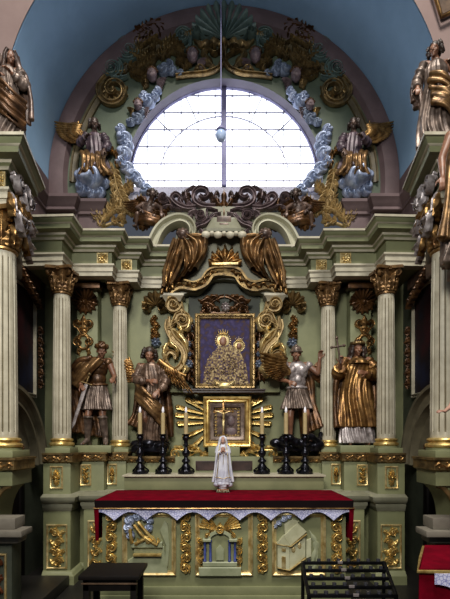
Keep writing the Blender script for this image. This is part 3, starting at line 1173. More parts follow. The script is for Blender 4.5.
# clouds following the window edge; one thing per cloud
CL = [('mid', [(124, 139, 9), (121, 131, 7), (128, 146, 7)], 'beside the window rim, halfway up the %s edge'),
      ('low', [(124, 154, 9), (121, 163, 7), (127, 168, 8)], 'lowest of the upright chain on the %s window edge'),
      ('step', [(134, 177, 9), (140, 184, 7), (129, 172, 6)], 'stepping down below the %s end of the window'),
      ('tail', [(147, 191, 8), (153, 195, 5)], 'last and lowest by the %s window sill'),
      ('up', [(137, 119, 7), (131, 124, 6), (142, 113, 6)], 'under the cherub head on the upper %s window rim'),
      ('high', [(148, 103, 9), (155, 99, 7), (144, 97, 6), (158, 93, 6)], 'larger and higher on the upper %s window rim'),
      ('top', [(164, 71, 8), (172, 73, 7), (180, 74, 5), (170, 66, 6)], 'near the top on the %s of the window crown')]
for s in (-1, 1):
    for nm, pts, lab in CL:
        mb = MB()
        for k, (x, y, r) in enumerate(pts):
            mb.puff(fl_, P(x, y), R_(r * (.9 - .12 * (k % 2))), R_(r) * .75, ph=k * 1.7 + x, w0=.02 * (k % 2), el=.88)
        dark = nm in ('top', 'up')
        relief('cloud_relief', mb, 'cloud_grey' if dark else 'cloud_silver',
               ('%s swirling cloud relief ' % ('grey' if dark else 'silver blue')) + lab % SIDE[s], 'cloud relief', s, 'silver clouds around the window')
    mb = MB()
    for k, (x, y, r) in enumerate(((94, 180, 14), (84, 190, 8), (100, 193, 7), (82, 178, 7), (104, 184, 7), (92, 193, 7))):
        mb.puff(fl_, P(x, y), R_(r), R_(r) * (1.0 if k == 0 else .8), ph=k * 1.3, w0=.06 if k == 0 else .03)
    relief('cloud_relief', mb, 'cloud_silver', 'big silver swirling cloud relief below the %s lunette angel' % SIDE[s], 'cloud relief', s, 'silver clouds around the window')

    # volute scrolls in the upper ring
    V_ = [((112, 70), 11, 'dark spiral scroll on the %s upper lunette rim', 'teal_carving', -PI / 2, 1, [(128, 78), (122, 80)]),
          ((129, 52), 12, 'largest dark spiral scroll high on the %s lunette', 'teal_carving', PI / 2, 1, [(146, 40), (138, 40)]),
          ((183, 38), 8, 'small green spiral scroll near the %s side of the crowning shell', 'teal_carving', 0, 1, [(168, 52), (188, 50)])]
    for c, r, lab, mt, a0, d, tl in V_:
        mb = MB().scroll(fl_, P(*c), R_(r), 2.3, a0, d, [P(*q) for q in tl], H=.05)
        relief('spiral_scroll', mb, mt, lab % SIDE[s], 'scroll', s, 'spiral scrolls on the lunette')
    mb = MB().scroll(fl_, P(114, 92), R_(15), 1.5, PI * .9, 1, [P(*q) for q in ((126, 74), (108, 78))], H=.05)
    for k in range(6):
        aa = PI * (.95 + k * .2)
        c = P(114, 92)
        mb.leaf(fl_, [c, (c[0] + R_(8) * math.cos(aa), c[1] + R_(8) * math.sin(aa)), (c[0] + R_(15) * math.cos(aa + .5), c[1] + R_(15) * math.sin(aa + .5))], .035, .04, 2, n=12)
    relief('gilded_scroll', mb, 'dim_gold', 'broad gilded leafy scroll below the dark spirals on the %s lunette' % SIDE[s], 'scroll', s)

    def leaves(name, lst, mats, lab, stem=(), cat='leaf ornament', H=.06):
        mb = MB()
        for pts, wd, lb in lst:
            mb.acanthus(fl_, [P(*q) for q in pts], R_(wd * .95), H, lb)
        for st, wd in stem:
            mb.ribbon(fl_, smooth([P(*q) for q in st], 24), R_(wd), .035, prof='round')
        return relief(name, mb, mats, lab % SIDE[s], cat, s)
    leaves('acanthus_leaf', [([(146, 60), (136, 52), (150, 40), (163, 46)], 6, 4), ([(128, 68), (140, 70), (152, 62), (160, 52)], 5, 4), ([(138, 66), (150, 56), (156, 45)], 4, 3), ([(130, 74), (143, 78), (156, 66)], 4, 3)],
           'dim_gold', 'dim gilded acanthus spray between spiral scroll and cloud on the %s upper lunette')
    leaves('acanthus_leaf', [([(160, 60), (168, 50), (178, 54), (188, 60)], 5, 4), ([(166, 58), (176, 48), (186, 52)], 4, 3), ([(164, 48), (172, 42), (180, 46)], 4, 3), ([(176, 62), (186, 66), (194, 60)], 4, 3)],
           'dim_gold', 'small dim gilded acanthus spray beside the %s cherub near the crown')
    leaves('acanthus_leaf', [([(142, 32), (152, 26), (160, 30), (160, 38)], 5, 3), ([(150, 38), (143, 30), (134, 36)], 4, 3), ([(154, 34), (146, 38), (136, 42)], 4, 3)],
           'bronze', 'dark crest of acanthus on the outer rim of the %s lunette')
    leaves('acanthus_leaf', [([(114, 170), (118, 190), (128, 208), (142, 224)], 7, 5), ([(116, 178), (112, 172), (111, 164)], 4, 3), ([(120, 194), (128, 190), (132, 182)], 5, 3), ([(122, 200), (116, 200), (112, 192)], 4, 3), ([(130, 210), (138, 206), (142, 196)], 5, 3), ([(128, 210), (122, 214), (116, 208)], 4, 3)],
           'tan_gold', 'tall gilded acanthus stem descending to the cornice on the %s lunette', [([(113, 168), (117, 190), (128, 210), (146, 226)], 1.5)])
    leaves('acanthus_leaf', [([(100, 228), (108, 214), (118, 208), (126, 212)], 6, 4), ([(104, 222), (102, 212), (106, 204)], 5, 3), ([(110, 216), (112, 208), (118, 201)], 4, 3), ([(98, 222), (96, 214), (99, 208)], 4, 3), ([(112, 222), (120, 222), (126, 218)], 5, 3)],
           'tan_gold', 'low gilded acanthus leaf standing on the cornice at the %s of the lunette', [([(100, 229), (112, 224), (124, 226)], 1.5)])
    leaves('acanthus_leaf', [([(114, 150), (106, 152), (98, 160), (95, 168)], 5, 4), ([(116, 152), (120, 160), (117, 170)], 5, 3), ([(104, 148), (98, 154), (92, 152)], 4, 3)],
           'old_gold', 'gilded leaf tuft beside the big cloud at the %s of the lunette')

    # cherub heads
    for c, r, lab in (((153, 80), 6.5, 'dark winged cherub head over the cloud on the upper %s window rim'),
                      ((139, 109), 5.5, 'small dark cherub head beside the cloud chain on the %s window rim'),
                      ((193, 61), 7, 'dark cherub head closest to the crown of the window on the %s')):
        u, v = P(*c)
        r = R_(r)
        hd = MB()
        hd.ell((u, YO - r * .9, v), (r * .78, r * .8, r))
        hd.ell((u, YO - r * 1.35, v - r * .35), (r * .55, r * .5, r * .5))
        hd.cap((u, YO - r * 1.62, v + r * .1), r * .1, (u, YO - r * 1.82, v - r * .2), r * .15, 8)
        for d in (-1, 1):
            hd.ell((u + d * r * .4, YO - r * 1.45, v - r * .3), r * .28)
            hd.ell((u + d * r * .28, YO - r * 1.55, v + r * .12), r * .13)
        hd.cap((u - r * .16, YO - r * 1.75, v - r * .52), r * .08, (u + r * .16, YO - r * 1.75, v - r * .52), r * .08, 8)
        hd.remesh(r * .07)
        ch = thing('winged_cherub', lab % SIDE[s], 'cherub', (-s * u, YO, v - r), None, 'thing')
        hd.side(s).obj('face', 'purple_carving', ch)
        hr = MB()
        rnd = random.Random(int(c[0]))
        for k in range(26):
            th, p = rnd.uniform(0, 2 * PI), rnd.uniform(.0, 1.15)
            a = (u + r * .85 * math.sin(p) * math.cos(th), YO - r * .8 + r * .8 * math.sin(p) * math.sin(th) * .8, v + r * .1 + r * .98 * math.cos(p))
            if a[1] < YO - r * 1.35 and a[2] < v + r * .6:
                continue
            hr.ell(a, r * .27, 6, 8)
        hr.side(s).obj('hair', 'bronze', ch)
        for d in (-1, 1):
            wg = MB()
            for q in range(5):
                wg.leaf(fl_, [(u + d * r * .6, v - r * (.5 + .1 * q)), (u + d * r * 1.3, v - r * (.2 + .3 * q)), (u + d * r * (2.1 - .2 * q), v - r * (.1 + .42 * q))], r * .24, r * .5, 1, w0=r * .12 * (5 - q) * .3, n=12)
            wg.side(s).obj('wing', 'purple_carving' if d > 0 else 'dim_gold', ch)

# crowning shell and the double C scroll below it
mb = MB().shell(fl_, P(224, 41), R_(33), PI * .06, PI * .94, 11, .12)
mb.scroll(fl_, P(197, 36), R_(5), 1.4, PI / 2, 1, [P(214, 41), P(205, 43)], H=.09)
mb.scroll(fl_, P(251, 36), R_(5), 1.4, PI / 2, -1, [P(234, 41), P(243, 43)], H=.09)
relief('crowning_shell', mb, 'teal_carving', 'large dark green ribbed shell crowning the arch above the window', 'shell')
mb = MB()
for d in (-1, 1):
    q = lambda x, y: P(224 + d * (x - 224), y)
    mb.ribbon(fl_, smooth([q(*z) for z in ((222, 44), (224, 58), (220, 68), (208, 74), (190, 76), (176, 78))], 34), R_(2.2), .05, prof='flute')
    mb.scroll(fl_, q(214, 52), R_(5), 1.4, 0, -d, [q(218, 70), q(222, 60)], H=.07)
    mb.leaf(fl_, [q(z, w) for z, w in ((222, 46), (212, 42), (202, 46), (194, 42))], R_(4), .07, 4)
    mb.leaf(fl_, [q(z, w) for z, w in ((214, 70), (208, 62), (204, 54), (210, 50))], R_(4), .06, 3)
    mb.leaf(fl_, [q(z, w) for z, w in ((206, 72), (200, 68), (194, 72))], R_(3.4), .06, 3)
    mb.leaf(fl_, [q(z, w) for z, w in ((204, 38), (195, 33), (186, 36), (182, 30))], R_(4), .06, 3)
mb.dome(fl_, P(224, 44), R_(4), .1)
relief('double_scroll', mb, 'dim_gold', 'dim gilded double C scroll below the crowning shell', 'scroll')

# hanging lamp in front of the window
lamp = thing('hanging_lamp', 'pale blue globe lamp hanging on a long thin cord before the window', 'lamp', (-.03, 5.5, 5.44))
X0 = (221 - VX) / FPX * 5.5
MB().tube([(X0, 5.5, 5.62), (X0, 5.5, 6.6), (X0, 5.5, 7.575)], .006, 6).obj('cord', 'mullion', lamp)
MB().lathe([(.002, -.075), (.04, -.068), (.062, -.04), (.07, 0), (.064, .03), (.045, .055), (.03, .062)], (X0, 5.5, 5.52), 24).obj('globe', 'globe_glass', lamp)
MB().lathe([(.03, .06), (.062, .06), (.06, .075), (.035, .085), (.03, .11), (.012, .12), (.006, .15)], (X0, 5.5, 5.52), 24).obj('cap', 'mullion', lamp)

# ================================================================== CENTRAL AEDICULE
YA = 5.66
fa = wall(YA)


def A(x, y):
    return px(x, y, YA)


def As(l):
    return [A(*q) for q in l]


def RA(n):
    return m_(n, YA)


ae = thing('picture_aedicule', 'carved sage and gold surround arching over the central painting', 'altar surround', (0, 5.72, 2.25))
# green body of the attic storey with the curved outline
body = MB()
half = [(224, 206), (206, 208), (188, 214), (176, 236), (168, 262), (162, 290), (160, 297)]
pts = As(half)
poly = pts + [(-u, v) for u, v in reversed(pts)]
hole = As([(224, 279), (211, 281), (200, 292), (188, 293), (180, 296), (172, 298)])
# two-ring body: outer outline to inner edge of the carved arch
ou = [pts[0], pts[1], pts[2], pts[3], pts[4], pts[5], pts[6]]
oo = smooth(ou, 40)
ii = smooth(hole, 40)
for sg in (-1, 1):
    a_ = [fa(sg * u, v, 0) for u, v in oo]
    b_ = [fa(sg * u, v, 0) for u, v in ii]
    a2 = [(x, 5.79, z) for x, y, z in a_]
    b2 = [(x, 5.79, z) for x, y, z in b_]
    body.grid([a_, b_, b2, a2], cu=True)
body.obj('body', 'sage', ae)
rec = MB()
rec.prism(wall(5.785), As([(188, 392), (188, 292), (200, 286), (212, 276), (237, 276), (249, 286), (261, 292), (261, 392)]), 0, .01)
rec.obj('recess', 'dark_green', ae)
ab = MB()
for sg in (-1, 1):
    path = smooth([(sg * u, v) for u, v in As([(166, 299), (172, 290), (182, 286), (194, 288), (204, 284), (210, 276), (216, 273.5), (224.5, 273)])], 50)
    ab.ribbon(fa, path, RA(5), .10, prof='step')
ab.obj('arch_band', 'dim_gold', ae)['label'] = 'gilded ogee arch band'
for sg in (-1, 1):
    ac = MB()
    path = smooth([(sg * u, v) for u, v in As([(168, 297), (174, 289.5), (184, 286.5), (194, 288), (204, 284), (210, 276), (217, 273.5)])], 14)
    for k in range(13):
        a, b = path[k], path[k + 1]
        m = (a + b) / 2
        n = np.array([-(b - a)[1], (b - a)[0]]) * (1 if k % 2 else -1)
        ac.leaf(wall(YA - .06), [tuple(a), tuple(m + n * .35), tuple(b + (b - a) * .2)], RA(2), .04, 2, n=10)
    ac.obj('arch_carving', 'old_gold', ae)
# pilaster caps where the arch lands
for sg in (-1, 1):
    q = MB()
    u, v = A(173, 298)
    q.sweep([(u - .09, 5.79), (u - .09, YA - .06), (u + .10, YA - .06), (u + .10, 5.79)], [(0, v - .07), (.01, v - .05), (.02, v - .03), (.05, v), (.05, v + .03), (-.05, v + .03), (-.05, v - .07)])
    q.side(1 if sg > 0 else -1)
    q.obj('pilaster_cap', 'cream', ae)
    q = MB()
    q.box(*(sorted((A(168, 0)[0], A(188, 0)[0]))), YA + .03, 5.79, A(0, 392)[1], v - .05, .005)
    q.side(sg)
    q.obj('pilaster', 'green', ae)
sh = MB().shell(fa, A(225, 268), RA(17), PI * .02, PI * .98, 7, .10)
for k in range(7):
    aa = PI * (.08 + .84 * k / 6)
    c = A(225, 266)
    sh.leaf(fa, [c, (c[0] + RA(11) * math.cos(aa), c[1] + RA(11) * math.sin(aa)), (c[0] + RA(17) * math.cos(aa), c[1] + RA(20) * math.sin(aa))], RA(3.4), .10, 2, n=12)
sh.obj('palmette', 'old_gold', ae)['label'] = 'gilded palmette'
q = MB()
u0, v0 = A(212, 268.5)
u1, v1 = A(238, 266.5)
q.box(u0, u1, YA - .13, YA, v0, v1, .005)
q.obj('palmette_base', 'pale_gold', ae)
# canopy with lobed fringe
cp = MB()
R0 = []
for y, hw_, d in ((239.5, 20.5, .20), (237, 21, .21), (236, 19.5, .19), (229, 16, .14), (224, 13.5, .10), (222, 13, .10), (221, 10, .05)):
    v = A(0, y)[1]
    w = RA(hw_)
    R0.append([(w * a_, YA - .02 - d * b_, v) for a_, b_ in ((-1, -.3), (-1, .55), (-.93, .8), (-.8, 1), (-.4, 1.05), (0, 1.06), (.4, 1.05), (.8, 1), (.93, .8), (1, .55), (1, -.3))])
cp.grid(R0)
cp.obj('canopy_roof', 'sage', ae)
for k in range(7):
    u = RA(-17.5 + 35 * k / 6)
    q = MB()
    big = k % 2 == 0
    c = (u, YA - .20, A(0, 242 if big else 241)[1])
    q.ell(c, (RA(4.4 if big else 3.0), .04, RA(3.6 if big else 2.4)), 8, 14)
    q.obj('fringe_lobe', 'cream', ae)
q = MB()
q.box(-RA(7), RA(7), YA - .16, YA, A(0, 230)[1], A(0, 222)[1], .012)
q.box(-RA(4.5), RA(4.5), YA - .19, YA, A(0, 234)[1], A(0, 230)[1], .01)
q.obj('canopy_ornament', 'dark_carving', ae)

# volute pediments, drapery, console scrolls, shell drops
for s in (-1, 1):
    mb = MB()
    fv = wall(YA - .02)
    v_path = smooth(As([(153, 250), (158, 238), (164, 230), (172, 225), (181, 223), (189, 226), (193, 232), (193, 239), (188, 243), (183, 241), (182, 236)]), 60)
    mb.ribbon(fv, v_path, np.linspace(RA(6.5), RA(2.2), 60), np.linspace(.14, .2, 60), -.02, 'flute')
    mb.side(s)
    tag(mb.obj('volute_pediment', 'cream_sage'), 'pale sage fluted volute of the broken pediment above the %s gilded drapery' % SIDE[s], 'volute', None, 'thing')

    dr = thing('gilded_drapery', 'brown gold knotted drapery hanging from the %s volute' % SIDE[s], 'drapery', (-s * 0 + s * .55, YA, 3.55), None, 'thing')
    q = MB()
    fd = wall(YA - .10)
    rnd = random.Random(5)
    q.sheet(As([(174, 246), (168, 262), (164, 279), (163, 293)]), As([(187, 244), (185, 260), (179, 275), (173, 288)]), wall(YA - .05),
            lambda f, t: .09 + .05 * math.sin(PI * f) + (.008 + .034 * t ** .6) * math.sin(2 * PI * 3 * f ** 1.25 + 1.2 * math.sin(4 * t)) + .012 * math.sin(13 * t + 5 * f), 70, 40)
    q.sheet(As([(180, 243), (184, 257), (185, 272), (178, 285)]), As([(192, 240), (207, 243), (207, 256), (198, 272)]), wall(YA - .06),
            lambda f, t: .07 + .07 * math.sin(PI * f * .8) + (.006 + .036 * t ** .5) * math.sin(2 * PI * 3.4 * f ** .8 + 1.6 * t) + .012 * math.sin(11 * t + 4 * f), 70, 40)
    for k, l in enumerate(([(176, 245), (170, 262), (166, 280), (166, 292)], [(193, 241), (206, 244), (205, 256), (196, 272)], [(183, 246), (184, 262), (178, 278), (172, 289)])):
        q.tube([(u, YA - .19 + .01 * k, v) for u, v in smooth(As(l), 20)], RA(1.5) * (1 + .25 * np.sin(np.linspace(0, 11, 20))), 8)
    q.side(s).obj('cloth', 'brown_gold', dr)
    q = MB()
    c = A(184, 240)
    q.ell((c[0], YA - .16, c[1]), (RA(6), .07, RA(5)), 10, 14)
    for k in range(8):
        aa = k * PI / 4
        q.ell((c[0] + RA(4.5) * math.cos(aa), YA - .18, c[1] + RA(3.5) * math.sin(aa)), RA(2.2), 6, 8)
    q.side(s).obj('knot', 'dark_carving', dr)
    q = MB()
    for a, b, r0, r1 in (((167, 276), (168, 288), 4, 2.6), ((172, 278), (173, 286), 3, 2.2), ((166, 286), (163, 296), 2.6, 1.6), ((172, 286), (174, 291), 2, 1.6), ((169, 284), (168, 294), 2.4, 1.4)):
        ca, cb = A(*a), A(*b)
        q.cap((ca[0], YA - .13, ca[1]), RA(r0), (cb[0], YA - .13, cb[1]), RA(r1), 10)
    q.side(s).obj('tassel', 'old_gold', dr)

    cs = thing('console_scroll', 'tall gilded S shaped console scroll %s of the central painting' % ('left' if s < 0 else 'right'), 'console scroll', (s * .55, YA, 2.45), None, 'thing')
    fc_ = wall(YA - .015)
    q = MB()
    q.scroll(fc_, A(174, 306), RA(7), 1.8, PI * .1, -1, As([(172, 326), (184, 318), (182, 310)]), hw=RA(2.8), H=.10)
    q.scroll(fc_, A(183, 322), RA(7.5), 1.6, PI * .75, -1, As([(170, 318), (170, 330), (174, 324)]), hw=RA(2.8), H=.09)
    q.ribbon(fc_, smooth(As([(170, 322), (169, 330), (174, 340), (181, 347), (185, 356), (182, 366), (175, 371), (168, 366), (166, 359), (170, 353), (175, 355), (176, 360)]), 70), np.linspace(RA(4.2), RA(2.0), 70), .10, prof='flute')
    q.side(s).obj('volutes', 'tan_gold', cs)
    q = MB()
    for l in ([(172, 330), (180, 336), (186, 344), (189, 354)], [(170, 334), (172, 344), (178, 350), (178, 358)], [(186, 316), (190, 322), (188, 330), (182, 332)], [(168, 344), (165, 352), (166, 362)], [(183, 362), (186, 370), (182, 376), (176, 374)], [(178, 326), (182, 330), (180, 338)]):
        q.leaf(fc_, As(l), RA(3.4), .08, 3, w0=.02)
    q.side(s).obj('leaves', 'pale_gold', cs)

    sd = thing('shell_drop', 'dark gilded shell with hanging garland on the %s flat strip beside the console' % SIDE[s], 'shell ornament', (s * .87, YA, 2.85), None, 'thing')
    fs = wall(5.785)
    YS = 5.785
    S_ = lambda x, y: px(x, y, YS)
    q = MB().shell(fs, S_(156, 306), m_(13, YS), -PI * .2, PI * 1.2, 9, .10)
    for k in (-1, 1):
        q.scroll(fs, S_(155 + k * 7, 309), m_(5, YS), 1.4, PI / 2, -k, H=.09)
    q.side(s).obj('shell', 'dim_gold', sd)
    q = MB()
    for k, (x, y, r) in enumerate(((155, 318, 3), (154, 323, 4), (157, 326, 3.5), (154, 331, 4), (157, 335, 3.5), (153, 337, 3))):
        q.rosette(fs, S_(x, y), m_(r, YS), 5, .07)
        q.leaf(fs, [S_(x, y), S_(x + (5 if k % 2 else -5), y + 4)], m_(2.5, YS), .05, 2, n=10)
    q.side(s).obj('garland', 'old_gold', sd)
    q = MB().rosette(fs, S_(156, 343), m_(5.5, YS), 7, .08)
    q.side(s).obj('boss', 'cloud_grey', sd)['label'] = 'grey blue flower boss'

# crest carving above the canopy
YC = 5.80
C_ = lambda x, y: px(x, y, YC)
fcx = wall(YC)
cr = thing('crest_carving', 'dark brown pierced acanthus crest below the window sill', 'crest carving', (0, YC, 4.55), None, 'thing')
q = MB()
for d in (-1, 1):
    c = lambda x, y: C_(224 + d * (x - 224), y)
    q.ribbon(fcx, smooth([c(*z) for z in ((222, 209), (212, 209), (202, 208), (195, 203), (194, 196), (199, 191), (206, 192), (208, 197), (204, 200), (200, 198))], 50), np.linspace(m_(2.6, YC), m_(1.4, YC), 50), .10, prof='flute')
    q.ribbon(fcx, smooth([c(*z) for z in ((196, 210), (186, 210), (177, 206), (172, 200), (176, 196), (181, 199), (179, 203))], 40), np.linspace(m_(2.4, YC), m_(1.3, YC), 40), .09, prof='flute')
    q.scroll(fcx, c(164, 201), m_(5.5, YC), 1.8, 0, -d, [c(182, 212), c(174, 210)], H=.09)
    for x, y, r in ((214, 201, 4), (211, 197, 3), (217, 196, 3), (213, 205, 3), (188, 202, 3.6), (184, 196, 2.6), (189, 197, 2.6), (202, 203, 2.6)):
        MB().rosette(fcx, c(x, y), m_(r, YC), 6, .10).obj('flower', 'dark_carving', cr)
    for l, w in (([(220, 208), (216, 200), (217, 192)], 3), ([(208, 207), (201, 204), (199, 198)], 3), ([(194, 207), (188, 203), (186, 194), (190, 190)], 3), ([(186, 209), (181, 204), (184, 198)], 2.6), ([(176, 209), (168, 208), (160, 211)], 2.6), ([(200, 192), (194, 189), (188, 191)], 2.4)):
        q.leaf(fcx, [c(*z) for z in l], m_(w, YC), .08, 4)
q.obj('scrollwork', 'purple_carving', cr)
q = MB()
fk = wall(5.64)
for d in (-1, 1):
    c = lambda x, y: px(224 + d * (x - 224), y, 5.64)
    q.scroll(fk, c(201, 218), m_(6, 5.64), 1.7, 0, -d, [c(218, 213), c(208, 211)], H=.08)
    q.ribbon(fk, smooth([c(*z) for z in ((214, 216), (206, 224), (197, 228), (194, 236), (199, 239))], 30), np.linspace(m_(2.4, 5.64), m_(1.2, 5.64), 30), .07, prof='flute')
    for l, w in (([(221, 214), (213, 217), (209, 223)], 3), ([(206, 225), (200, 224), (194, 227)], 3), ([(198, 212), (191, 214), (187, 220)], 3), ([(192, 216), (188, 223), (191, 229)], 3), ([(200, 230), (203, 235), (200, 240)], 2.6)):
        q.leaf(fk, [c(*z) for z in l], m_(w, 5.64), .07, 4)
q.obj('lower_foliage', 'purple_carving', cr)
q = MB()
for l in ([(224, 216), (224, 204), (224, 193)], [(224, 214), (218, 208), (217, 200)], [(224, 214), (230, 208), (231, 200)], [(224, 210), (224, 222), (224, 230)], [(224, 216), (216, 220), (214, 226)], [(224, 216), (232, 220), (234, 226)]):
    q.leaf(wall(YC - .06), [C_(*z) for z in l], m_(3.2, YC), .09, 3)
q.obj('central_palmette', 'bronze', cr)
MB().box(C_(158, 0)[0], C_(290, 0)[0], 5.80, 5.93, C_(0, 216)[1], C_(0, 212)[1], .008).obj('rail', 'sage', cr)
MB().box(C_(176, 0)[0], C_(272, 0)[0], 5.81, 5.93, C_(0, 240)[1], C_(0, 216)[1], .008).obj('backboard', 'sage', cr)

# central painting
YP = 5.60
fp = wall(YP)
Q = lambda x, y: px(x, y, YP)
u0, v0 = Q(195, 389)
u1, v1 = Q(255, 314)
pic = thing('icon_painting', 'gold framed painting of a crowned mother and child in embossed metal robes', 'painting', (0, YP, v0))
MB().rframe(fp, u0, u1, v0, v1, [(0, -.06), (0, .03), (.012, .045), (.03, .04), (.04, .02), (.055, .025), (.07, .012), (.075, -.02)]).obj('frame', 'dim_gold', pic)
fg = MB()
for k in range(14):
    for e in (0, 1):
        v = v0 + .05 + (v1 - v0 - .1) * k / 13
        fg.dome(fp, (u0 + .022 if e == 0 else u1 - .022, v), .013, .02, .035, nr=3, nt=8)
for k in range(11):
    for e in (0, 1):
        u = u0 + .05 + (u1 - u0 - .1) * k / 10
        fg.dome(fp, (u, v0 + .022 if e == 0 else v1 - .022), .013, .02, .035, nr=3, nt=8)
fg.obj('frame_beading', 'pale_gold', pic)
MB().box(u0 + .06, u1 - .06, YP - .004, YP + .01, v0 + .06, v1 - .06).obj('ground', 'icon_blue', pic)
rb = MB()
ol = [(203, 388), (204, 370), (207, 360), (213, 352), (220, 346), (232, 345), (240, 352), (245, 362), (248, 376), (249, 388)]
rb.prism(fp, As and [Q(*z) for z in ol], 0, .018, bev=.008)
rnd = random.Random(11)
for k in range(95):
    x, y = rnd.uniform(206, 246), rnd.uniform(352, 386)
    if y < 352 + abs(x - 227) * .9:
        continue
    aa = rnd.uniform(0, 2 * PI)
    c = Q(x, y)
    rb.leaf(fp, [(c[0] - .022 * math.cos(aa), c[1] - .022 * math.sin(aa)), (c[0] + .01 * math.sin(aa), c[1] - .01 * math.cos(aa)), (c[0] + .022 * math.cos(aa), c[1] + .022 * math.sin(aa))], .012, .016, 2, w0=.015, n=7)
rb.obj('embossed_robe', 'embossed_silver', pic)['label'] = 'embossed silver gilt robe'
for (x, y, r, nm, lab) in ((223, 341, 7.5, 'mother_head', 'haloed crowned head of the mother'), (239, 346, 5.5, 'child_head', 'crowned head of the child')):
    q = MB()
    c = Q(x, y)
    q.dome(fp, c, m_(r, YP), .012, nr=3, nt=28)
    nb = 22
    for k in range(nb):
        aa = 2 * PI * k / nb
        q.dome(fp, (c[0] + m_(r, YP) * math.cos(aa), c[1] + m_(r, YP) * math.sin(aa)), m_(1, YP), .015, nr=2, nt=6)
    for k in range(5):
        xx = (k - 2) * r * .28
        q.leaf(fp, [Q(x + xx * .8, y - r * .7), Q(x + xx * 1.25, y - r * 1.45 - (1.5 if k == 2 else 0))], m_(r * .16, YP), .02, 1, w0=.012, n=8)
    h = q.obj(nm, 'pale_gold', pic)
    h['label'] = lab
    q = MB()
    q.ell((c[0], YP - .012, c[1] - .005), (m_(r * .5, YP), .016, m_(r * .62, YP)), 10, 16)
    q.obj('face', 'flesh_wood', h)
q = MB()
c = Q(224.5, 386)
q.dome(fp, c, m_(8, YP), .03, .03, nr=5, nt=24, el=.45)
for d in (-1, 1):
    q.leaf(fp, [(c[0], c[1]), (c[0] + d * m_(7, YP), c[1] + m_(2, YP)), (c[0] + d * m_(10, YP), c[1] + m_(5, YP))], m_(2.4, YP), .03, 2, w0=.03, n=12)
q.obj('cartouche', 'pale_gold', pic)
# carved surround of the painting: crest and side roses
cs = thing('painting_crest', 'dark scrolled crest with silver medallion on top of the central painting', 'crest carving', (0, YP, v1), None, 'thing')
q = MB()
fz = wall(5.62)
Z = lambda x, y: px(x, y, 5.62)
for d in (-1, 1):
    z = lambda x, y: Z(224.5 + d * (x - 224.5), y)
    q.scroll(fz, z(206, 310), m_(4.5, 5.62), 1.6, 0, -d, [z(220, 303), z(214, 300), z(210, 304)], H=.06)
    q.ribbon(fz, smooth([z(*t) for t in ((202, 313), (208, 306), (214, 301), (220, 298), (224, 297))], 24), m_(1.8, 5.62), .06)
    for l in ([(218, 312), (212, 306), (206, 304), (202, 307)], [(214, 303), (208, 299), (202, 302), (198, 300)], [(220, 300), (214, 297), (209, 298)], [(220, 312), (215, 309), (211, 312)]):
        q.leaf(fz, [z(*t) for t in l], m_(3, 5.62), .06, 3)
q.box(Z(200, 0)[0], Z(249, 0)[0], 5.60, 5.70, Z(0, 314)[1], Z(0, 311.5)[1], .004)
q.obj('scrollwork', 'bronze', cs)
MB().rosette(wall(5.58), Z(225.5, 308), m_(5, 5.62), 8, .05).obj('medallion', 'silver', cs)
for s in (-1, 1):
    sr = thing('rose_garland', 'dark garland with silvered roses down the %s side of the painting frame' % SIDE[s], 'garland', (s * .42, 5.64, 2.4), None, 'thing')
    q = MB()
    fz = wall(5.68)
    for x, y, r in ((189, 326, 4.5), (188, 344, 4), (189, 364, 5), (189, 354, 3.2)):
        MB().rosette(fz, Z(x, y), m_(r, 5.62), 7, .07, .02).side(s).obj('rose', 'cloud_grey', sr)
    for k in range(14):
        y = 318 + k * 4.6
        d = 1 if k % 2 else -1
        q.leaf(fz, [Z(189, y), Z(189 + d * 4, y + 3), Z(189 + d * 5.5, y + 9)], m_(2.6, 5.62), .06, 3, n=12)
    q.ribbon(fz, smooth([Z(190, 316), Z(188, 335), Z(190, 355), Z(188, 380)], 20), m_(2, 5.62), .04, prof='round')
    q.side(s).obj('leaves', 'bronze', sr)
# dark ledge beneath
led = MB().sweep([(A(186, 0)[0], 5.79), (A(186, 0)[0], 5.53), (-A(186, 0)[0], 5.53), (-A(186, 0)[0], 5.79)], [(0, 2.245), (.02, 2.255), (.02, 2.275), (.035, 2.285), (.035, 2.30), (-.1, 2.30), (-.1, 2.245)])
tag(led.obj('picture_ledge', 'plaque'), 'narrow dark brown ledge under the central painting', 'ledge')

# gilded tabernacle frame with rays, acanthus and crucifix
YT = 5.60
ft = wall(YT)
T_ = lambda x, y: px(x, y, YT)
u0, v0 = T_(203.5, 447)
u1, v1 = T_(251, 397)
tb = thing('framed_tabernacle', 'square gilded frame with metalwork picture in the centre of the sunburst', 'frame', (0, YT, 1.445))
MB().rframe(ft, u0, u1, v0, v1, [(0, -.12), (0, .06), (.015, .075), (.03, .07), (.045, .045), (.062, .05), (.075, .03), (.085, 0), (.085, -.05)]).obj('frame', 'gold', tb)
MB().rframe(ft, u0 + .082, u1 - .082, v0 + .082, v1 - .082, [(0, -.02), (0, .02), (.015, .028), (.05, .012), (.06, -.03)]).obj('inner_frame', 'dark_silver', tb)
MB().box(u0 + .05, u1 - .05, YT + .03, YT + .06, v0 + .05, v1 - .05).obj('back_panel', 'dark_carving', tb)
q = MB()
a0, a1, b0, b1 = u0 + .16, u1 - .16, v0 + .15, v1 - .15
for k in range(9):
    f = k / 8
    for e in (0, 1):
        q.rosette(wall(YT + .03), (a0 + (a1 - a0) * f, b0 if e else b1), .02, 5, .02)
        q.rosette(wall(YT + .03), (a0 if e else a1, b0 + (b1 - b0) * f), .02, 5, .02)
q.obj('flower_border', 'pale_gold', tb)
q = MB()
q.dome(wall(YT + .03), T_(231, 421), .055, .03, el=1.3)
q.dome(wall(YT + .03), T_(231, 432), .075, .02, el=.8)
q.obj('relief_figure', 'purple_carving', tb)
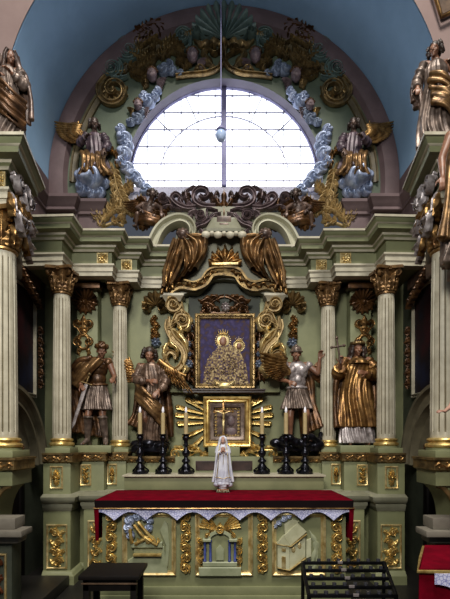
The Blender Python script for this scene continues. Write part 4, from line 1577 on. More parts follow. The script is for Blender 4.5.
MB().box(-.2, .2, 5.50, 5.72, 1.446, v0 + .005, .004).obj('foot', 'green', tb)
for s in (-1, 1):
    rays = [((203, 409), (186, 398)), ((203, 413), (176, 406)), ((203, 417.5), (175, 414)), ((203, 422), (177, 423)), ((204, 428), (183, 437)), ((205, 434), (188, 451)), ((203, 402), (192, 400))]
    sb = thing('sunburst', 'gilded rays fanning from the %s side of the square frame' % SIDE[s], 'sunburst', (s * .45, YT, 1.8), None, 'thing')
    for k, (a, b) in enumerate(rays):
        q = MB()
        a, b = T_(*a), T_(*b)
        d = np.array(b) - np.array(a)
        L = np.linalg.norm(d)
        d /= L
        n = np.array([-d[1], d[0]])
        pp = [tuple(np.array(a) + d * L * t) for t in np.linspace(0, 1, 8)]
        q.ribbon(wall(YT + .17), pp, np.linspace(.016, .036, 8), np.linspace(.03, .05, 8), prof='flute')
        e = np.array(a) + d * L
        q.dome(wall(YT + .17), tuple(e), .032, .055, nr=4, nt=12)
        q.side(s).obj('ray', 'gold', sb)
    ac = MB()
    fq = wall(5.62)
    c = lambda x, y: px(x, y, 5.62)
    ac.scroll(fq, c(176, 454), m_(5, 5.62), 1.5, PI / 2, 1, [c(200, 452), c(190, 450), c(182, 449)], H=.05)
    for l in ([(214, 451), (206, 455), (198, 451), (190, 457)], [(206, 451), (200, 458), (192, 459)], [(200, 450), (192, 446), (185, 452)], [(192, 454), (186, 459), (178, 459)], [(210, 456), (203, 460), (197, 457)], [(184, 451), (178, 447), (172, 450)]):
        ac.leaf(fq, [c(*t) for t in l], m_(2.6, 5.62), .05, 3)
    ac.side(s)
    tag(ac.obj('acanthus_scroll', 'gold'), 'bright gilded acanthus scroll at the %s foot of the square frame' % SIDE[s], 'leaf ornament', None, 'thing')

# crucifix before the frame
YX = 5.46
cx, cz = px(223.5, 455, YX)
top = px(0, 402, YX)[1]
cf = thing('crucifix', 'small gilded standing crucifix in front of the square frame', 'crucifix', (cx, YX, 1.445))
q = MB()
q.box(cx - .012, cx + .012, YX, YX + .018, 1.50, top, .003)
arm = px(0, 411.5, YX)[1]
q.box(cx - .115, cx + .115, YX, YX + .018, arm - .012, arm + .012, .003)
for z in ((cx, top), (cx - .115, arm), (cx + .115, arm)):
    q.rosette(wall(YX + .009), z, .02, 4, .014)
q.obj('cross', 'old_gold', cf)
q = MB()
y = YX - .014
q.cap((cx, y, arm - .03), .017, (cx, y, arm - .10), .013)
q.cap((cx - .008, y, arm - .11), .011, (cx - .006, y - .005, arm - .18), .009)
q.cap((cx + .008, y, arm - .11), .011, (cx + .004, y - .005, arm - .18), .009)
q.cap((cx - .006, y - .005, arm - .18), .009, (cx, y, arm - .26), .006)
q.cap((cx + .004, y - .005, arm - .18), .009, (cx, y, arm - .26), .006)
for d in (-1, 1):
    q.cap((cx + d * .018, y, arm - .022), .008, (cx + d * .06, y, arm - .005), .006)
    q.cap((cx + d * .06, y, arm - .005), .006, (cx + d * .1, y, arm + .004), .004)
q.ell((cx + .004, y - .01, arm + .018), (.014, .016, .018))
q.remesh(.004, 1)
q.obj('corpus', 'pale_gold', cf)
q = MB()
q.lathe([(.06, 0), (.06, .012), (.04, .02), (.02, .035), (.012, .06)], (cx, YX + .009, 1.445), 20)
q.obj('base', 'old_gold', cf)
# ================================================================== CARVED FIGURES
def rotm(yaw=0.0, pitch=0.0, roll=0.0):
    return np.array(Matrix.Rotation(yaw, 3, 'Z') @ Matrix.Rotation(pitch, 3, 'X') @ Matrix.Rotation(roll, 3, 'Y'))


def add_head(mb, c, R, k=1.0):
    c = np.array(c, float)
    q = lambda x, y, z: c + R @ (np.array([x, y, z]) * k)
    mb.ell(q(0, .012, .03), (.076 * k, .094 * k, .098 * k), 12, 18, R)
    mb.ell(q(0, -.022, -.04), (.058 * k, .07 * k, .082 * k), 10, 16, R)
    mb.ell(q(0, -.072, -.102), .022 * k)
    mb.cap(q(0, -.088, .008), .009 * k, q(0, -.113, -.036), .014 * k, 8)
    mb.cap(q(-.04, -.08, .022), .011 * k, q(.04, -.08, .022), .011 * k, 8)
    for d in (-1, 1):
        mb.ell(q(d * .031, -.084, -.001), .0115 * k, 6, 8)
        mb.ell(q(d * .038, -.062, -.036), .027 * k, 8, 10)
        mb.ell(q(d * .077, .01, -.012), (.012 * k, .02 * k, .03 * k), 8, 10, R)
        mb.ell(q(d * .012, -.105, -.04), .009 * k, 6, 8)
    mb.cap(q(-.02, -.089, -.066), .008 * k, q(.02, -.089, -.066), .008 * k, 8)
    mb.cap(q(-.015, -.086, -.08), .009 * k, q(.015, -.086, -.08), .009 * k, 8)


def add_hand(mb, w, d, n, curl=.5, k=1.0, thumb=1):
    """w wrist, d direction of the hand, n back-of-hand normal"""
    w, d, n = (np.array(v, float) for v in (w, d, n))
    d /= np.linalg.norm(d)
    n -= d * n.dot(d)
    n /= np.linalg.norm(n)
    s = np.cross(d, n) * thumb
    for i, (o, L) in enumerate(((.030, .070), (.010, .080), (-.010, .074), (-.030, .058))):
        kn = w + (d * .085 + s * o) * k
        mb.cap(w + s * o * .5 * k + d * .01 * k, .017 * k, kn, .0125 * k, 8)
        p, a = kn, curl * .5
        for seg in (.45, .32, .25):
            dd = d * math.cos(a) - n * math.sin(a)
            e = p + dd * L * seg * k
            mb.cap(p, .0105 * k, e, .009 * k, 8)
            p, a = e, a + curl * .8
    t0 = w + (d * .025 + s * .028) * k
    t1 = t0 + (d * .035 + s * .035 - n * .012) * k
    t2 = t1 + (d * .035 + s * .008 - n * .012) * k
    mb.cap(t0, .015 * k, t1, .012 * k, 8)
    mb.cap(t1, .012 * k, t2, .009 * k, 8)


def add_foot(mb, a, d, k=1.0):
    a, d = np.array(a, float), np.array(d, float)
    d /= np.linalg.norm(d)
    h = a - d * .045 * k
    h[2] = a[2] - .05 * k
    b = a + d * .11 * k
    b[2] = a[2] - .05 * k
    t = a + d * .16 * k
    t[2] = a[2] - .062 * k
    mb.cap(a, .042 * k, h, .036 * k)
    mb.cap(a, .042 * k, b, .034 * k)
    mb.cap(b, .034 * k, t, .024 * k)


def body(J, yaw=0, pitch=0, roll=0, vox=.008, legs=True, bare=True, feet=((-.25, -1, 0), (.25, -1, 0)), curl=(.6, .6), hn=((0, -.3, 1), (0, -.3, 1))):
    mb = MB()
    hd = np.array(J['head'], float)
    nk = np.array(J['neck'], float)
    add_head(mb, hd, rotm(yaw, pitch, roll))
    mb.cap(nk, .062, hd + np.array([0, .02, -.06]), .052)
    ch, pv = np.array(J['chest'], float), np.array(J['pelvis'], float)
    mb.ell(ch, (.165, .11, .17), 12, 18)
    mb.ell((ch + pv) / 2, (.135, .095, .2), 12, 18)
    mb.ell(pv, (.155, .11, .13), 12, 18)
    mb.cap(nk - np.array([0, 0, .02]), .075, ch + np.array([0, 0, .06]), .12)
    for i, s in enumerate('lr'):
        sh, el, wr = (np.array(J[n + s], float) for n in ('sh', 'el', 'wr'))
        mb.cap(ch + np.array([0, 0, .08]), .09, sh, .066)
        mb.cap(sh, .062, el, .045)
        mb.cap(el, .045, wr, .029)
        d = wr - el
        add_hand(mb, wr, J.get('hd' + s, d), hn[i], curl[i], 1.0, 1 if s == 'l' else -1)
        if legs:
            hp, kn, an = (np.array(J[n + s], float) for n in ('hp', 'kn', 'an'))
            mb.cap(pv + (hp - pv) * .6, .1, hp, .095)
            mb.cap(hp, .092, kn, .058)
            mb.cap(kn, .058, kn * .55 + an * .45 + np.array([0, .015, 0]), .052)
            mb.cap(kn * .55 + an * .45 + np.array([0, .015, 0]), .052, an, .034)
            add_foot(mb, an, feet[i])
    return mb.remesh(vox, 2)


def robe(rows, seed, nf=13, vox=.011, y0=0.0, rings=70, segs=132, extra=None, skew=.35):
    """rows (z, cx, cy, rx, ry, fold depth), from the hem up; carved folds deepen downwards"""
    rnd = random.Random(seed)
    rows = np.array(rows, float)
    zz = np.linspace(rows[0, 0], rows[-1, 0], rings)
    th = np.linspace(0, 2 * PI, segs, endpoint=False)
    p = [rnd.uniform(0, 6.28) for _ in range(5)]
    Pn = []
    for z in zz:
        v = [np.interp(z, rows[:, 0], rows[:, i]) for i in range(1, 6)]
        dz = (z - rows[0, 0])
        tw = th + skew * math.sin(dz * 2.3 + p[0]) + skew * .5 * math.sin(dz * 5 + p[1])
        f = .55 * np.sin(nf * tw + p[2] + .6 * np.sin(3 * th + p[3])) + .45 * np.sin((nf * 2 - 5) * tw + p[4] + dz * 2.0)
        f = np.sign(f) * np.abs(f) ** .8
        r = 1 + v[4] * f
        Pn.append(np.stack([v[0] + v[2] * r * np.cos(th), v[1] + v[3] * r * np.sin(th), np.full(segs, z)], 1))
    mb = MB().grid(Pn, cv=True, caps=True)
    if extra:
        extra(mb)
    return mb.remesh(vox, 1)


def sleeve(mb, pts, rad, seed=0, n=22, amp=.16, drop=0.0):
    s = smooth(pts, n)
    t = np.linspace(0, 1, n)
    r = np.interp(t, np.linspace(0, 1, len(rad)), rad) * (1 + amp * np.sin(t * 26 + seed) + amp * .6 * np.sin(t * 43 + seed * 2))
    return mb.tube(s, r, 14)


def swag(pa, pb, n, r, seed=0, vox=.011, jit=.012, mid=None, sm=1):
    """cloth made of parallel carved folds running from path pa to path pb"""
    rnd = random.Random(seed)
    A_, B_ = smooth(pa, 26), smooth(pb, 26)
    M_ = smooth(mid, 26) if mid is not None else None
    mb = MB()
    for k in range(n):
        f = k / (n - 1)
        c = A_ * (1 - f) + B_ * f if M_ is None else (A_ * (1 - f) ** 2 + 2 * M_ * f * (1 - f) + B_ * f * f)
        c = c + np.array([rnd.uniform(-jit, jit), (r * .55) * (1 if k % 2 else -1) + rnd.uniform(-jit, jit) * .5, rnd.uniform(-jit, jit)])
        mb.tube(c, r * rnd.uniform(.8, 1.2) * (1 + .25 * np.sin(np.linspace(0, 7, 26) + k)), 8)
    return mb.remesh(vox, sm)


def hair_mb(c, R, seed, length=.16, k=1.0, back=True, curls=60, r=.024):
    rnd = random.Random(seed)
    mb = MB()
    c = np.array(c, float)
    mb.ell(c + R @ np.array([0, .022, .052]) * k, (.088 * k, .100 * k, .086 * k), 10, 16, R)
    for i in range(curls):
        a = rnd.uniform(-2.0, 2.0)
        x, y = math.sin(a), math.cos(a)
        z0 = rnd.uniform(-.02, .10)
        p0 = np.array([.088 * x, .03 + .092 * y, z0])
        if p0[1] < -.035 and z0 < .055:
            continue
        pts = [p0]
        for j in range(4):
            p = pts[-1] + np.array([rnd.uniform(-.012, .012) + .008 * x, rnd.uniform(-.012, .012) + .006 * y, -length / 4 * rnd.uniform(.5, 1.1)])
            pts.append(p)
        w = [c + R @ (p * k) for p in pts]
        mb.tube(smooth(w, 12), r * k * (1 + .3 * np.sin(np.linspace(0, 12, 12) + i)), 7)
    return mb.remesh(.008, 1)


def wing(root, tip, spread, n=9, thick=.03, rows=3, curve=.12):
    """feathered wing in the plane of root->tip and the spread vector"""
    root, tip, spread = (np.array(v, float) for v in (root, tip, spread))
    ax = tip - root
    L = np.linalg.norm(ax)
    e1 = ax / L
    e2 = spread - e1 * spread.dot(e1)
    S = np.linalg.norm(e2)
    e2 /= S
    e3 = np.cross(e1, e2)
    if e3[1] > 0:
        e3 = -e3
    fr = lambda u, v, w: tuple(root + e1 * u + e2 * v + e3 * w)
    mb = MB()
    for row in range(rows):
        cnt = n + 2 - row
        for k in range(cnt):
            f = k / (cnt - 1)
            u0 = L * (.04 + .62 * f * (1 - .12 * row))
            v0 = S * (.05 + .12 * math.sin(PI * f))
            ln = (1 - .26 * row) * (.55 + .45 * f)
            du = L * (.10 + .42 * f) * ln
            dv = S * (1.0 - .25 * f) * ln
            pts = [(u0, v0), (u0 + du * .4, v0 + dv * .55), (u0 + du, v0 + dv)]
            mb.leaf(fr, pts, S * .085 + L * .012, thick, 1, w0=thick * .7 * row + .002 * k, lift=.15, n=14)
    mb.tube([fr(L * t, S * (.05 + curve * math.sin(PI * t)), thick) for t in np.linspace(0, .82, 12)], np.linspace(.05, .02, 12) * (L / .55), 10)
    return mb


def place(mb, X, Y, Z, k, rz=0.0):
    return mb.xf(k, rz, (X, Y, Z))


STAND = dict(head=(0, -.02, 1.60), neck=(0, .0, 1.46), chest=(0, .01, 1.28), pelvis=(0, 0, .96),
             shl=(-.19, .01, 1.41), shr=(.19, .01, 1.41), ell=(-.26, .0, 1.14), elr=(.26, .0, 1.14), wrl=(-.2, -.2, 1.05), wrr=(.2, -.2, 1.05),
             hpl=(-.09, 0, .93), hpr=(.09, 0, .93), knl=(-.1, -.04, .5), knr=(.1, -.02, .5), anl=(-.11, .02, .09), anr=(.11, .02, .09))


def pose(**kw):
    d = dict(STAND)
    d.update(kw)
    return d


def figure(label, X, Y, Z, H, parts, rz=0.0, cat='statue', name='saint_statue'):
    """parts: list of (name, builder result, material, label or None), in 1.75 m figure space"""
    k = H / 1.75
    t = thing(name, label, cat, (X, Y, Z), None, 'thing')
    done = {}
    for nm, mb, mt, lab, par in parts:
        o = place(mb, X, Y, Z, k, rz).obj(nm, mt, done.get(par, t), ang=60)
        if lab:
            o['label'] = lab
        done[nm] = o
    return t


def plinth_part(w, d, h, n=8):
    mb = MB()
    mb.box(-w, w, -d, d, -h, 0.004, .012)
    return mb


# ---- soldier saint, left niche
X, Z = px(97, 445.5, 5.50)
J = pose(head=(.09, -.04, 1.60), neck=(.04, 0, 1.46), chest=(.0, 0, 1.28), shl=(-.20, 0, 1.40), shr=(.2, .0, 1.42), ell=(-.33, -.02, 1.16), wrl=(-.2, -.20, 1.0), elr=(.31, -.05, 1.16), wrr=(.34, -.24, 1.1),
         knl=(-.12, -.10, .5), anl=(-.16, -.0, .09), knr=(.11, -.06, .5), anr=(.15, -.02, .09))
R = rotm(.35, .18)
hel = MB()
c = np.array(J['head'])
hel.ell(c + R @ np.array([0, .015, .06]), (.098, .112, .085), 10, 18, R)
for i in range(16):
    a = 2 * PI * i / 16
    hel.ell(c + R @ np.array([.088 * math.cos(a), .015 + .10 * math.sin(a), .062 + .02 * (i % 2)]), .036, 6, 8)
for i in range(9):
    hel.ell(c + R @ np.array([.03 * math.sin(i), -.07 + .028 * i, .135 - .001 * (i - 4) ** 2]), .032, 6, 8)
hel.remesh(.008, 1)
cui = MB()
cui.ell((0, 0, 1.30), (.185, .135, .19), 14, 22)
cui.ell((0, 0, 1.12), (.155, .12, .16), 14, 22)
for d in (-1, 1):
    cui.ell((d * .075, -.075, 1.33), (.08, .06, .07))
    cui.ell((d * .19, 0, 1.40), (.085, .09, .08))
cui.tube([(.165 * math.cos(a), .128 * math.sin(a), 1.02 + .01 * math.cos(2 * a)) for a in np.linspace(0, 2 * PI, 30)], .022, 8)
cui.remesh(.009, 1)
skirt = robe([(.60, 0, -.01, .25, .19, .13), (.8, 0, 0, .21, .16, .12), (1.02, 0, 0, .165, .13, .05)], 4, 15, .009)
boots = MB()
for s_ in 'lr':
    kn, an = np.array(J['kn' + s_]), np.array(J['an' + s_])
    boots.cap(kn + (an - kn) * .08, .072, kn * .5 + an * .5 + np.array([0, .012, 0]), .064)
    boots.cap(kn * .5 + an * .5 + np.array([0, .012, 0]), .064, an, .044)
    boots.tube([kn + np.array([.074 * math.cos(a), .074 * math.sin(a), -.03]) for a in np.linspace(0, 2 * PI, 20)], .018, 8)
    add_foot(boots, an, (-.3 if s_ == 'l' else .3, -1, 0), 1.12)
boots.remesh(.009, 1)
cape = swag([(-.06, -.15, 1.45), (-.24, -.15, 1.40), (-.40, -.10, 1.2), (-.46, -.06, .9), (-.42, -.04, .55), (-.36, -.02, .22)],
            [(.16, .06, 1.46), (.05, .14, 1.3), (.0, .17, 1.0), (-.05, .18, .7), (.05, .17, .4), (.1, .16, .12)], 15, .045, 3, .012)
shawl = swag([(-.10, -.12, 1.46), (-.24, -.15, 1.36), (-.36, -.12, 1.2), (-.40, -.08, 1.04)], [(.14, -.14, 1.44), (.02, -.19, 1.30), (-.14, -.19, 1.12), (-.30, -.16, .98)], 8, .036, 9, .011)
sw = MB()
h0, h1 = np.array((-.10, -.25, 1.02)), np.array((-.33, -.27, .28))
dirv = (h1 - h0) / np.linalg.norm(h1 - h0)
nn = np.array([-dirv[2], 0, dirv[0]])
sw.grid([[h0 + nn * a + np.array([0, b, 0]) for a, b in ((-.032, 0), (0, -.014), (.032, 0), (0, .014))], [h1 - dirv * .08 + nn * a + np.array([0, b, 0]) for a, b in ((-.024, 0), (0, -.010), (.024, 0), (0, .010))],
         [h1 + np.array([0, b, 0]) + nn * a for a, b in ((-.002, 0), (0, -.002), (.002, 0), (0, .002))]], cv=True, caps=True)
hilt = MB()
hilt.cap(h0, .016, h0 - dirv * .14, .014)
hilt.ell(h0 - dirv * .16, .03)
hilt.cap(h0 + nn * .09, .013, h0 - nn * .09, .013)
figure('dark soldier saint statue in brown gold cape and silver kilt holding a pointed sword', X, 5.50, Z, 1.31, [
    ('figure_body', body(J, .35, .18, 0, hn=((0, -1, .3), (.5, -1, 0)), curl=(.9, .8)), 'flesh_wood', None, None),
    ('helmet', hel, 'bronze', 'plumed brown helmet', None), ('cuirass', cui, 'bronze', None, None), ('kilt', skirt, 'dark_silver', 'silver pleated kilt', None),
    ('boots', boots, 'dark_silver', None, None), ('cape', cape, 'bronze', None, None), ('shawl', shawl, 'brown_gold', None, None),
    ('sword', sw, 'silver', 'bright silver sword', None), ('hilt', hilt, 'dim_gold', None, 'sword'), ('plinth', plinth_part(.30, .24, .12), 'green', None, None)])

# ---- long-robed angel on the left of the tabernacle
X, Z = px(151, 453, 5.60)
J = pose(head=(-.02, -.05, 1.60), neck=(0, 0, 1.47), ell=(-.28, -.06, 1.16), wrl=(.02, -.24, 1.13), elr=(.29, -.06, 1.14), wrr=(.16, -.25, .96), knl=(-.08, -.14, .52), anl=(-.12, .0, .11), anr=(.12, .04, .09))
gown = robe([(.14, .04, .02, .24, .18, .15), (.45, .02, .0, .22, .17, .15), (.8, .0, -.01, .20, .16, .12), (1.05, 0, 0, .165, .13, .06), (1.25, 0, 0, .19, .135, .06), (1.42, 0, 0, .15, .11, .04), (1.47, 0, 0, .08, .08, 0)], 7, 12,
            extra=lambda m: (sleeve(m, [(-.17, 0, 1.41), (-.25, -.04, 1.2), (-.12, -.2, 1.13), (-.04, -.23, 1.13)], [.07, .075, .07, .05], 1), sleeve(m, [(.17, 0, 1.41), (.26, -.04, 1.18), (.22, -.18, 1.02), (.17, -.23, .98)], [.07, .075, .07, .05], 4)))
sash = swag([(-.24, -.06, 1.1), (-.1, -.2, .98), (.1, -.22, .8), (.26, -.12, .62)], [(-.22, -.10, .86), (-.05, -.22, .72), (.12, -.22, .52), (.26, -.1, .34)], 7, .036, 5)
back = swag([(-.20, .08, 1.4), (-.26, .12, 1.0), (-.32, .1, .6), (-.42, .06, .42)], [(.2, .08, 1.4), (.26, .12, 1.0), (.3, .12, .6), (.34, .1, .2)], 11, .045, 6)
rk = MB()
rnd = random.Random(4)
for i in range(12):
    rk.ell((rnd.uniform(-.26, .24), rnd.uniform(-.16, .14), rnd.uniform(.0, .10)), (rnd.uniform(.08, .14), rnd.uniform(.08, .12), rnd.uniform(.06, .12)))
rk.box(-.3, .3, -.2, .2, -.05, .04)
rk.remesh(.014, 2)
figure('angel statue in dark silver brown gown with arms crossed, left of the tabernacle', X, 5.60, Z + .05, 1.33, [
    ('figure_body', body(J, .25, .28, .12, hn=((0, -1, .3), (0, -1, .2)), curl=(.7, .5)), 'flesh_wood', None, None),
    ('hair', hair_mb(J['head'], rotm(.25, .28, .12), 3, .10, curls=70), 'hair', 'brown curls', None),
    ('gown', gown, 'brown_silver', None, None), ('sash', sash, 'brown_gold', 'gilded sash', None), ('mantle', back, 'bronze', None, None),
    ('wing', wing((-.20, .04, 1.16), (-.36, .0, 1.66), (-.14, -.02, -.72), 8), 'old_gold', 'gilded folded wing', None),
    ('wing', wing((.16, .0, 1.50), (.74, -.16, 1.20), (.04, -.02, -.36), 9), 'old_gold', 'gilded outstretched wing', None),
    ('rock', rk, 'pewter', 'dark rocky base', None)], name='angel_statue')

# ---- warrior angel on the right
X, Z = px(297, 452, 5.60)
J = pose(head=(-.02, -.04, 1.60), neck=(-.01, 0, 1.47), ell=(-.32, -.02, 1.18), wrl=(-.16, -.2, 1.10), elr=(.34, -.06, 1.26), wrr=(.36, -.12, 1.50), hdr=(.1, -.1, 1), knl=(-.12, -.06, .54), anl=(-.12, .0, .14), knr=(.14, -.12, .56), anr=(.16, .0, .18))
hel = MB()
c = np.array(J['head'])
R = rotm(-.2, .1)
hel.ell(c + R @ np.array([0, .018, .06]), (.092, .108, .085), 10, 18, R)
hel.tube([c + R @ np.array([.098 * math.cos(a), .015 + .115 * math.sin(a), .03]) for a in np.linspace(0, 2 * PI, 26)], .016, 8)
for i in range(7):
    hel.ell(c + R @ np.array([0, -.06 + .03 * i, .14 - .002 * (i - 3) ** 2]), .024, 6, 8)
hel.remesh(.008, 1)
cui = MB()
cui.ell((0, 0, 1.30), (.185, .135, .19), 14, 22)
cui.ell((0, 0, 1.12), (.15, .12, .16), 14, 22)
for d in (-1, 1):
    cui.ell((d * .075, -.08, 1.32), (.08, .06, .075))
    cui.ell((d * .2, 0, 1.40), (.075, .08, .075))
cui.ell((0, -.12, 1.16), (.06, .03, .06))
cui.tube([(.16 * math.cos(a), .125 * math.sin(a), 1.02) for a in np.linspace(0, 2 * PI, 30)], .024, 8)
cui.remesh(.009, 1)
kilt = robe([(.66, 0, -.01, .27, .20, .15), (.82, 0, 0, .22, .16, .13), (1.02, 0, 0, .16, .13, .05)], 14, 14, .009)
cape = swag([(.12, .06, 1.44), (.26, .08, 1.2), (.30, .06, .8), (.42, -.02, .36)], [(-.12, .1, 1.42), (.02, .16, 1.1), (.1, .16, .7), (.12, .12, .2)], 10, .045, 8)
bst = MB()
rnd = random.Random(9)
for i in range(16):
    bst.ell((rnd.uniform(-.34, .38), rnd.uniform(-.2, .14), rnd.uniform(.0, .12)), (rnd.uniform(.08, .15), rnd.uniform(.08, .13), rnd.uniform(.06, .11)))
bst.tube(smooth([(-.36, -.16, .05), (-.2, -.28, .16), (.0, -.26, .08), (.16, -.28, .2), (.32, -.2, .12), (.40, -.05, .26)], 40), np.linspace(.09, .035, 40) * (1 + .12 * np.sin(np.linspace(0, 60, 40))), 12)
bst.ell((-.38, -.2, .09), (.11, .09, .08))
bst.box(-.36, .36, -.22, .2, -.05, .04)
bst.remesh(.012, 1)
figure('winged warrior angel statue in silver armour with one raised hand over a black beast', X, 5.60, Z + .05, 1.33, [
    ('figure_body', body(J, -.2, .1, 0, hn=((0, -1, .3), (0, 1, .2)), curl=(.8, .8)), 'flesh_wood', None, None),
    ('helmet', hel, 'dark_silver', 'round dark helmet', None), ('cuirass', cui, 'silver', 'silvered cuirass', None), ('kilt', kilt, 'dark_silver', None, None), ('cape', cape, 'bronze', None, None),
    ('wing', wing((-.12, -.02, 1.30), (-.30, -.24, 1.72), (-.34, -.14, -.62), 9, .035), 'old_gold', 'gilded wing', None),
    ('wing', wing((.16, .08, 1.30), (.38, .06, 1.56), (.10, 0, -.78), 7), 'bronze', 'dark gilded wing', None),
    ('beast', bst, 'pewter', 'black beast underfoot', None)], name='angel_statue')

# ---- gold-robed saint with a cross, right niche
X, Z = px(357, 445.5, 5.46)
J = pose(head=(0, -.04, 1.60), ell=(-.33, -.06, 1.18), wrl=(-.33, -.24, 1.32), hdl=(-.1, -.2, 1), elr=(.31, -.04, 1.16), wrr=(.06, -.23, 1.17))
gown = robe([(.30, 0, 0, .30, .22, .17), (.6, 0, 0, .27, .20, .17), (.9, 0, 0, .24, .18, .13), (1.12, 0, 0, .215, .155, .07), (1.28, 0, 0, .215, .15, .05), (1.40, 0, 0, .17, .12, .04), (1.47, 0, 0, .08, .085, 0)], 21, 11,
            extra=lambda m: (sleeve(m, [(-.19, 0, 1.42), (-.32, -.04, 1.2), (-.33, -.18, 1.26)], [.09, .11, .09], 1), sleeve(m, [(.19, 0, 1.42), (.31, -.04, 1.18), (.18, -.19, 1.15), (.1, -.22, 1.16)], [.09, .11, .085, .065], 4)))
alb = robe([(.04, 0, 0, .27, .2, .16), (.2, 0, 0, .265, .195, .15), (.36, 0, 0, .25, .18, .1)], 31, 15)
mant = swag([(-.2, .02, 1.42), (-.33, .04, 1.1), (-.36, .04, .7), (-.34, .02, .3)], [(.2, .02, 1.42), (.35, .04, 1.1), (.38, .04, .7), (.34, .02, .3)], 12, .05, 16, .013, mid=[(0, .16, 1.42), (0, .22, 1.1), (0, .24, .7), (0, .22, .3)])
col = MB()
col.lathe([(.085, 1.45), (.14, 1.42), (.19, 1.37), (.195, 1.34), (.17, 1.34), (.10, 1.38)], (0, 0, 0), 40, rmod=lambda t: 1 + .05 * np.sin(9 * t))
wr_ = MB()
R = rotm(-.05, .12)
c = np.array(J['head'])
for i in range(18):
    a = 2 * PI * i / 18
    wr_.ell(c + R @ np.array([.098 * math.cos(a), .02 + .11 * math.sin(a), .085]), .03, 6, 8)
wr_.remesh(.008, 0)
crs = MB()
b0 = np.array((-.36, -.30, 1.36))
u = np.array((-.16, 0, 1.0))
u /= np.linalg.norm(u)
v = np.array((u[2], 0, -u[0]))
for a, b in ((b0 - u * .05, b0 + u * .36), (b0 + u * .22 - v * .10, b0 + u * .22 + v * .10)):
    crs.tube([a, (a + b) / 2, b], .016, 8)
for e in (b0 + u * .36, b0 + u * .22 - v * .1, b0 + u * .22 + v * .1):
    crs.ell(e, .024)
figure('long haired saint statue in a shining gold robe holding up a small cross', X, 5.46, Z, 1.33, [
    ('figure_body', body(J, -.05, .12, 0, hn=((.2, 1, .2), (0, -1, .2)), curl=(1.1, .5)), 'flesh_wood', None, None),
    ('hair', hair_mb(J['head'], R, 8, .22, curls=60), 'hair', None, None), ('wreath', wr_, 'dim_gold', None, None),
    ('robe', gown, 'copper_gold', 'shining gold robe', None), ('underskirt', alb, 'silver', 'silver pleated underskirt', None), ('mantle', mant, 'bronze', None, None), ('collar', col, 'old_gold', None, None),
    ('cross', crs, 'dark_carving', 'small dark cross', None), ('plinth', plinth_part(.34, .24, .12), 'green', None, None)])

# ---- upper cornice statues
X, Z = px(7, 135, 3.70)
Z = 4.155
J = pose(head=(.06, -.05, 1.60), neck=(.02, 0, 1.46), ell=(-.3, -.04, 1.16), wrl=(-.08, -.24, 1.12), elr=(.28, -.06, 1.12), wrr=(.12, -.26, 1.18))
gown = robe([(.0, .0, 0, .30, .24, .15), (.4, 0, 0, .27, .21, .15), (.8, 0, 0, .22, .18, .12), (1.1, 0, 0, .18, .14, .07), (1.3, 0, 0, .2, .14, .05), (1.42, 0, 0, .14, .11, .03), (1.47, 0, 0, .08, .08, 0)], 41, 12,
            extra=lambda m: (sleeve(m, [(-.19, 0, 1.42), (-.3, -.04, 1.18), (-.12, -.22, 1.12)], [.09, .1, .06], 1), sleeve(m, [(.19, 0, 1.42), (.29, -.04, 1.14), (.15, -.24, 1.17)], [.09, .1, .06], 4)))
veil = swag([(-.10, .0, 1.66), (-.17, .02, 1.48), (-.28, .02, 1.3), (-.34, .02, .9), (-.3, .02, .5)], [(.16, .0, 1.66), (.18, .04, 1.48), (.30, .02, 1.3), (.40, .0, .9), (.42, -.04, .5)], 13, .045, 19, .012, mid=[(.04, .22, 1.78), (.04, .22, 1.5), (0, .3, 1.2), (.05, .34, .9), (.05, .34, .5)])
hood = MB()
R = rotm(.35, .15)
c = np.array(J['head'])
hood.ell(c + R @ np.array([0, .05, .035]), (.115, .115, .13), 12, 18, R)
for d in (-1, 1):
    hood.tube(smooth([c + R @ np.array([d * .05, -.05, .12]), c + R @ np.array([d * .10, -.02, .03]), c + R @ np.array([d * .105, .0, -.08]), c + R @ np.array([d * .13, .02, -.2])], 14), .034, 8)
hood.remesh(.01, 1)
ov = swag([(-.26, -.12, 1.1), (-.05, -.27, 1.0), (.14, -.26, .84), (.34, -.1, .75)], [(-.28, -.14, .72), (-.05, -.27, .5), (.14, -.25, .36), (.32, -.1, .3)], 8, .042, 23)
figure('veiled dark brown woman statue standing on the near left cornice', X, 3.72, Z, .83, [
    ('figure_body', body(J, .35, .15), 'flesh_wood', None, None), ('gown', gown, 'dark_silver', None, None), ('veil', veil, 'dark_carving', None, None), ('hood', hood, 'dark_carving', None, None), ('overskirt', ov, 'bronze', None, None)], .15)

X, Z = px(437, 133, 3.70)
Z = 4.155
J = pose(head=(-.04, -.05, 1.60), neck=(0, 0, 1.46), ell=(-.3, .02, 1.14), wrl=(-.34, -.14, .92), elr=(.3, -.04, 1.18), wrr=(.14, -.24, 1.2))
gown = robe([(.0, .0, 0, .30, .22, .16), (.4, 0, 0, .27, .2, .15), (.8, 0, 0, .22, .17, .12), (1.08, 0, 0, .17, .135, .06), (1.28, 0, 0, .19, .14, .05), (1.40, 0, 0, .14, .11, .03), (1.45, 0, 0, .08, .08, 0)], 52, 12, extra=lambda m: sleeve(m, [(-.19, 0, 1.42), (-.3, .02, 1.16), (-.34, -.1, .96)], [.08, .08, .06], 2))
gold_ = swag([(-.16, -.14, 1.12), (.0, -.24, 1.02), (.16, -.22, .9), (.34, -.06, .9)], [(-.14, -.2, .62), (.04, -.27, .5), (.2, -.22, .34), (.34, -.1, .2)], 9, .042, 27)
cape = swag([(-.14, .04, 1.44), (-.3, .08, 1.25), (-.38, .06, 1.0), (-.36, .04, .8)], [(.16, .06, 1.44), (.26, .12, 1.1), (.3, .12, .7), (.32, .1, .3)], 10, .045, 29)
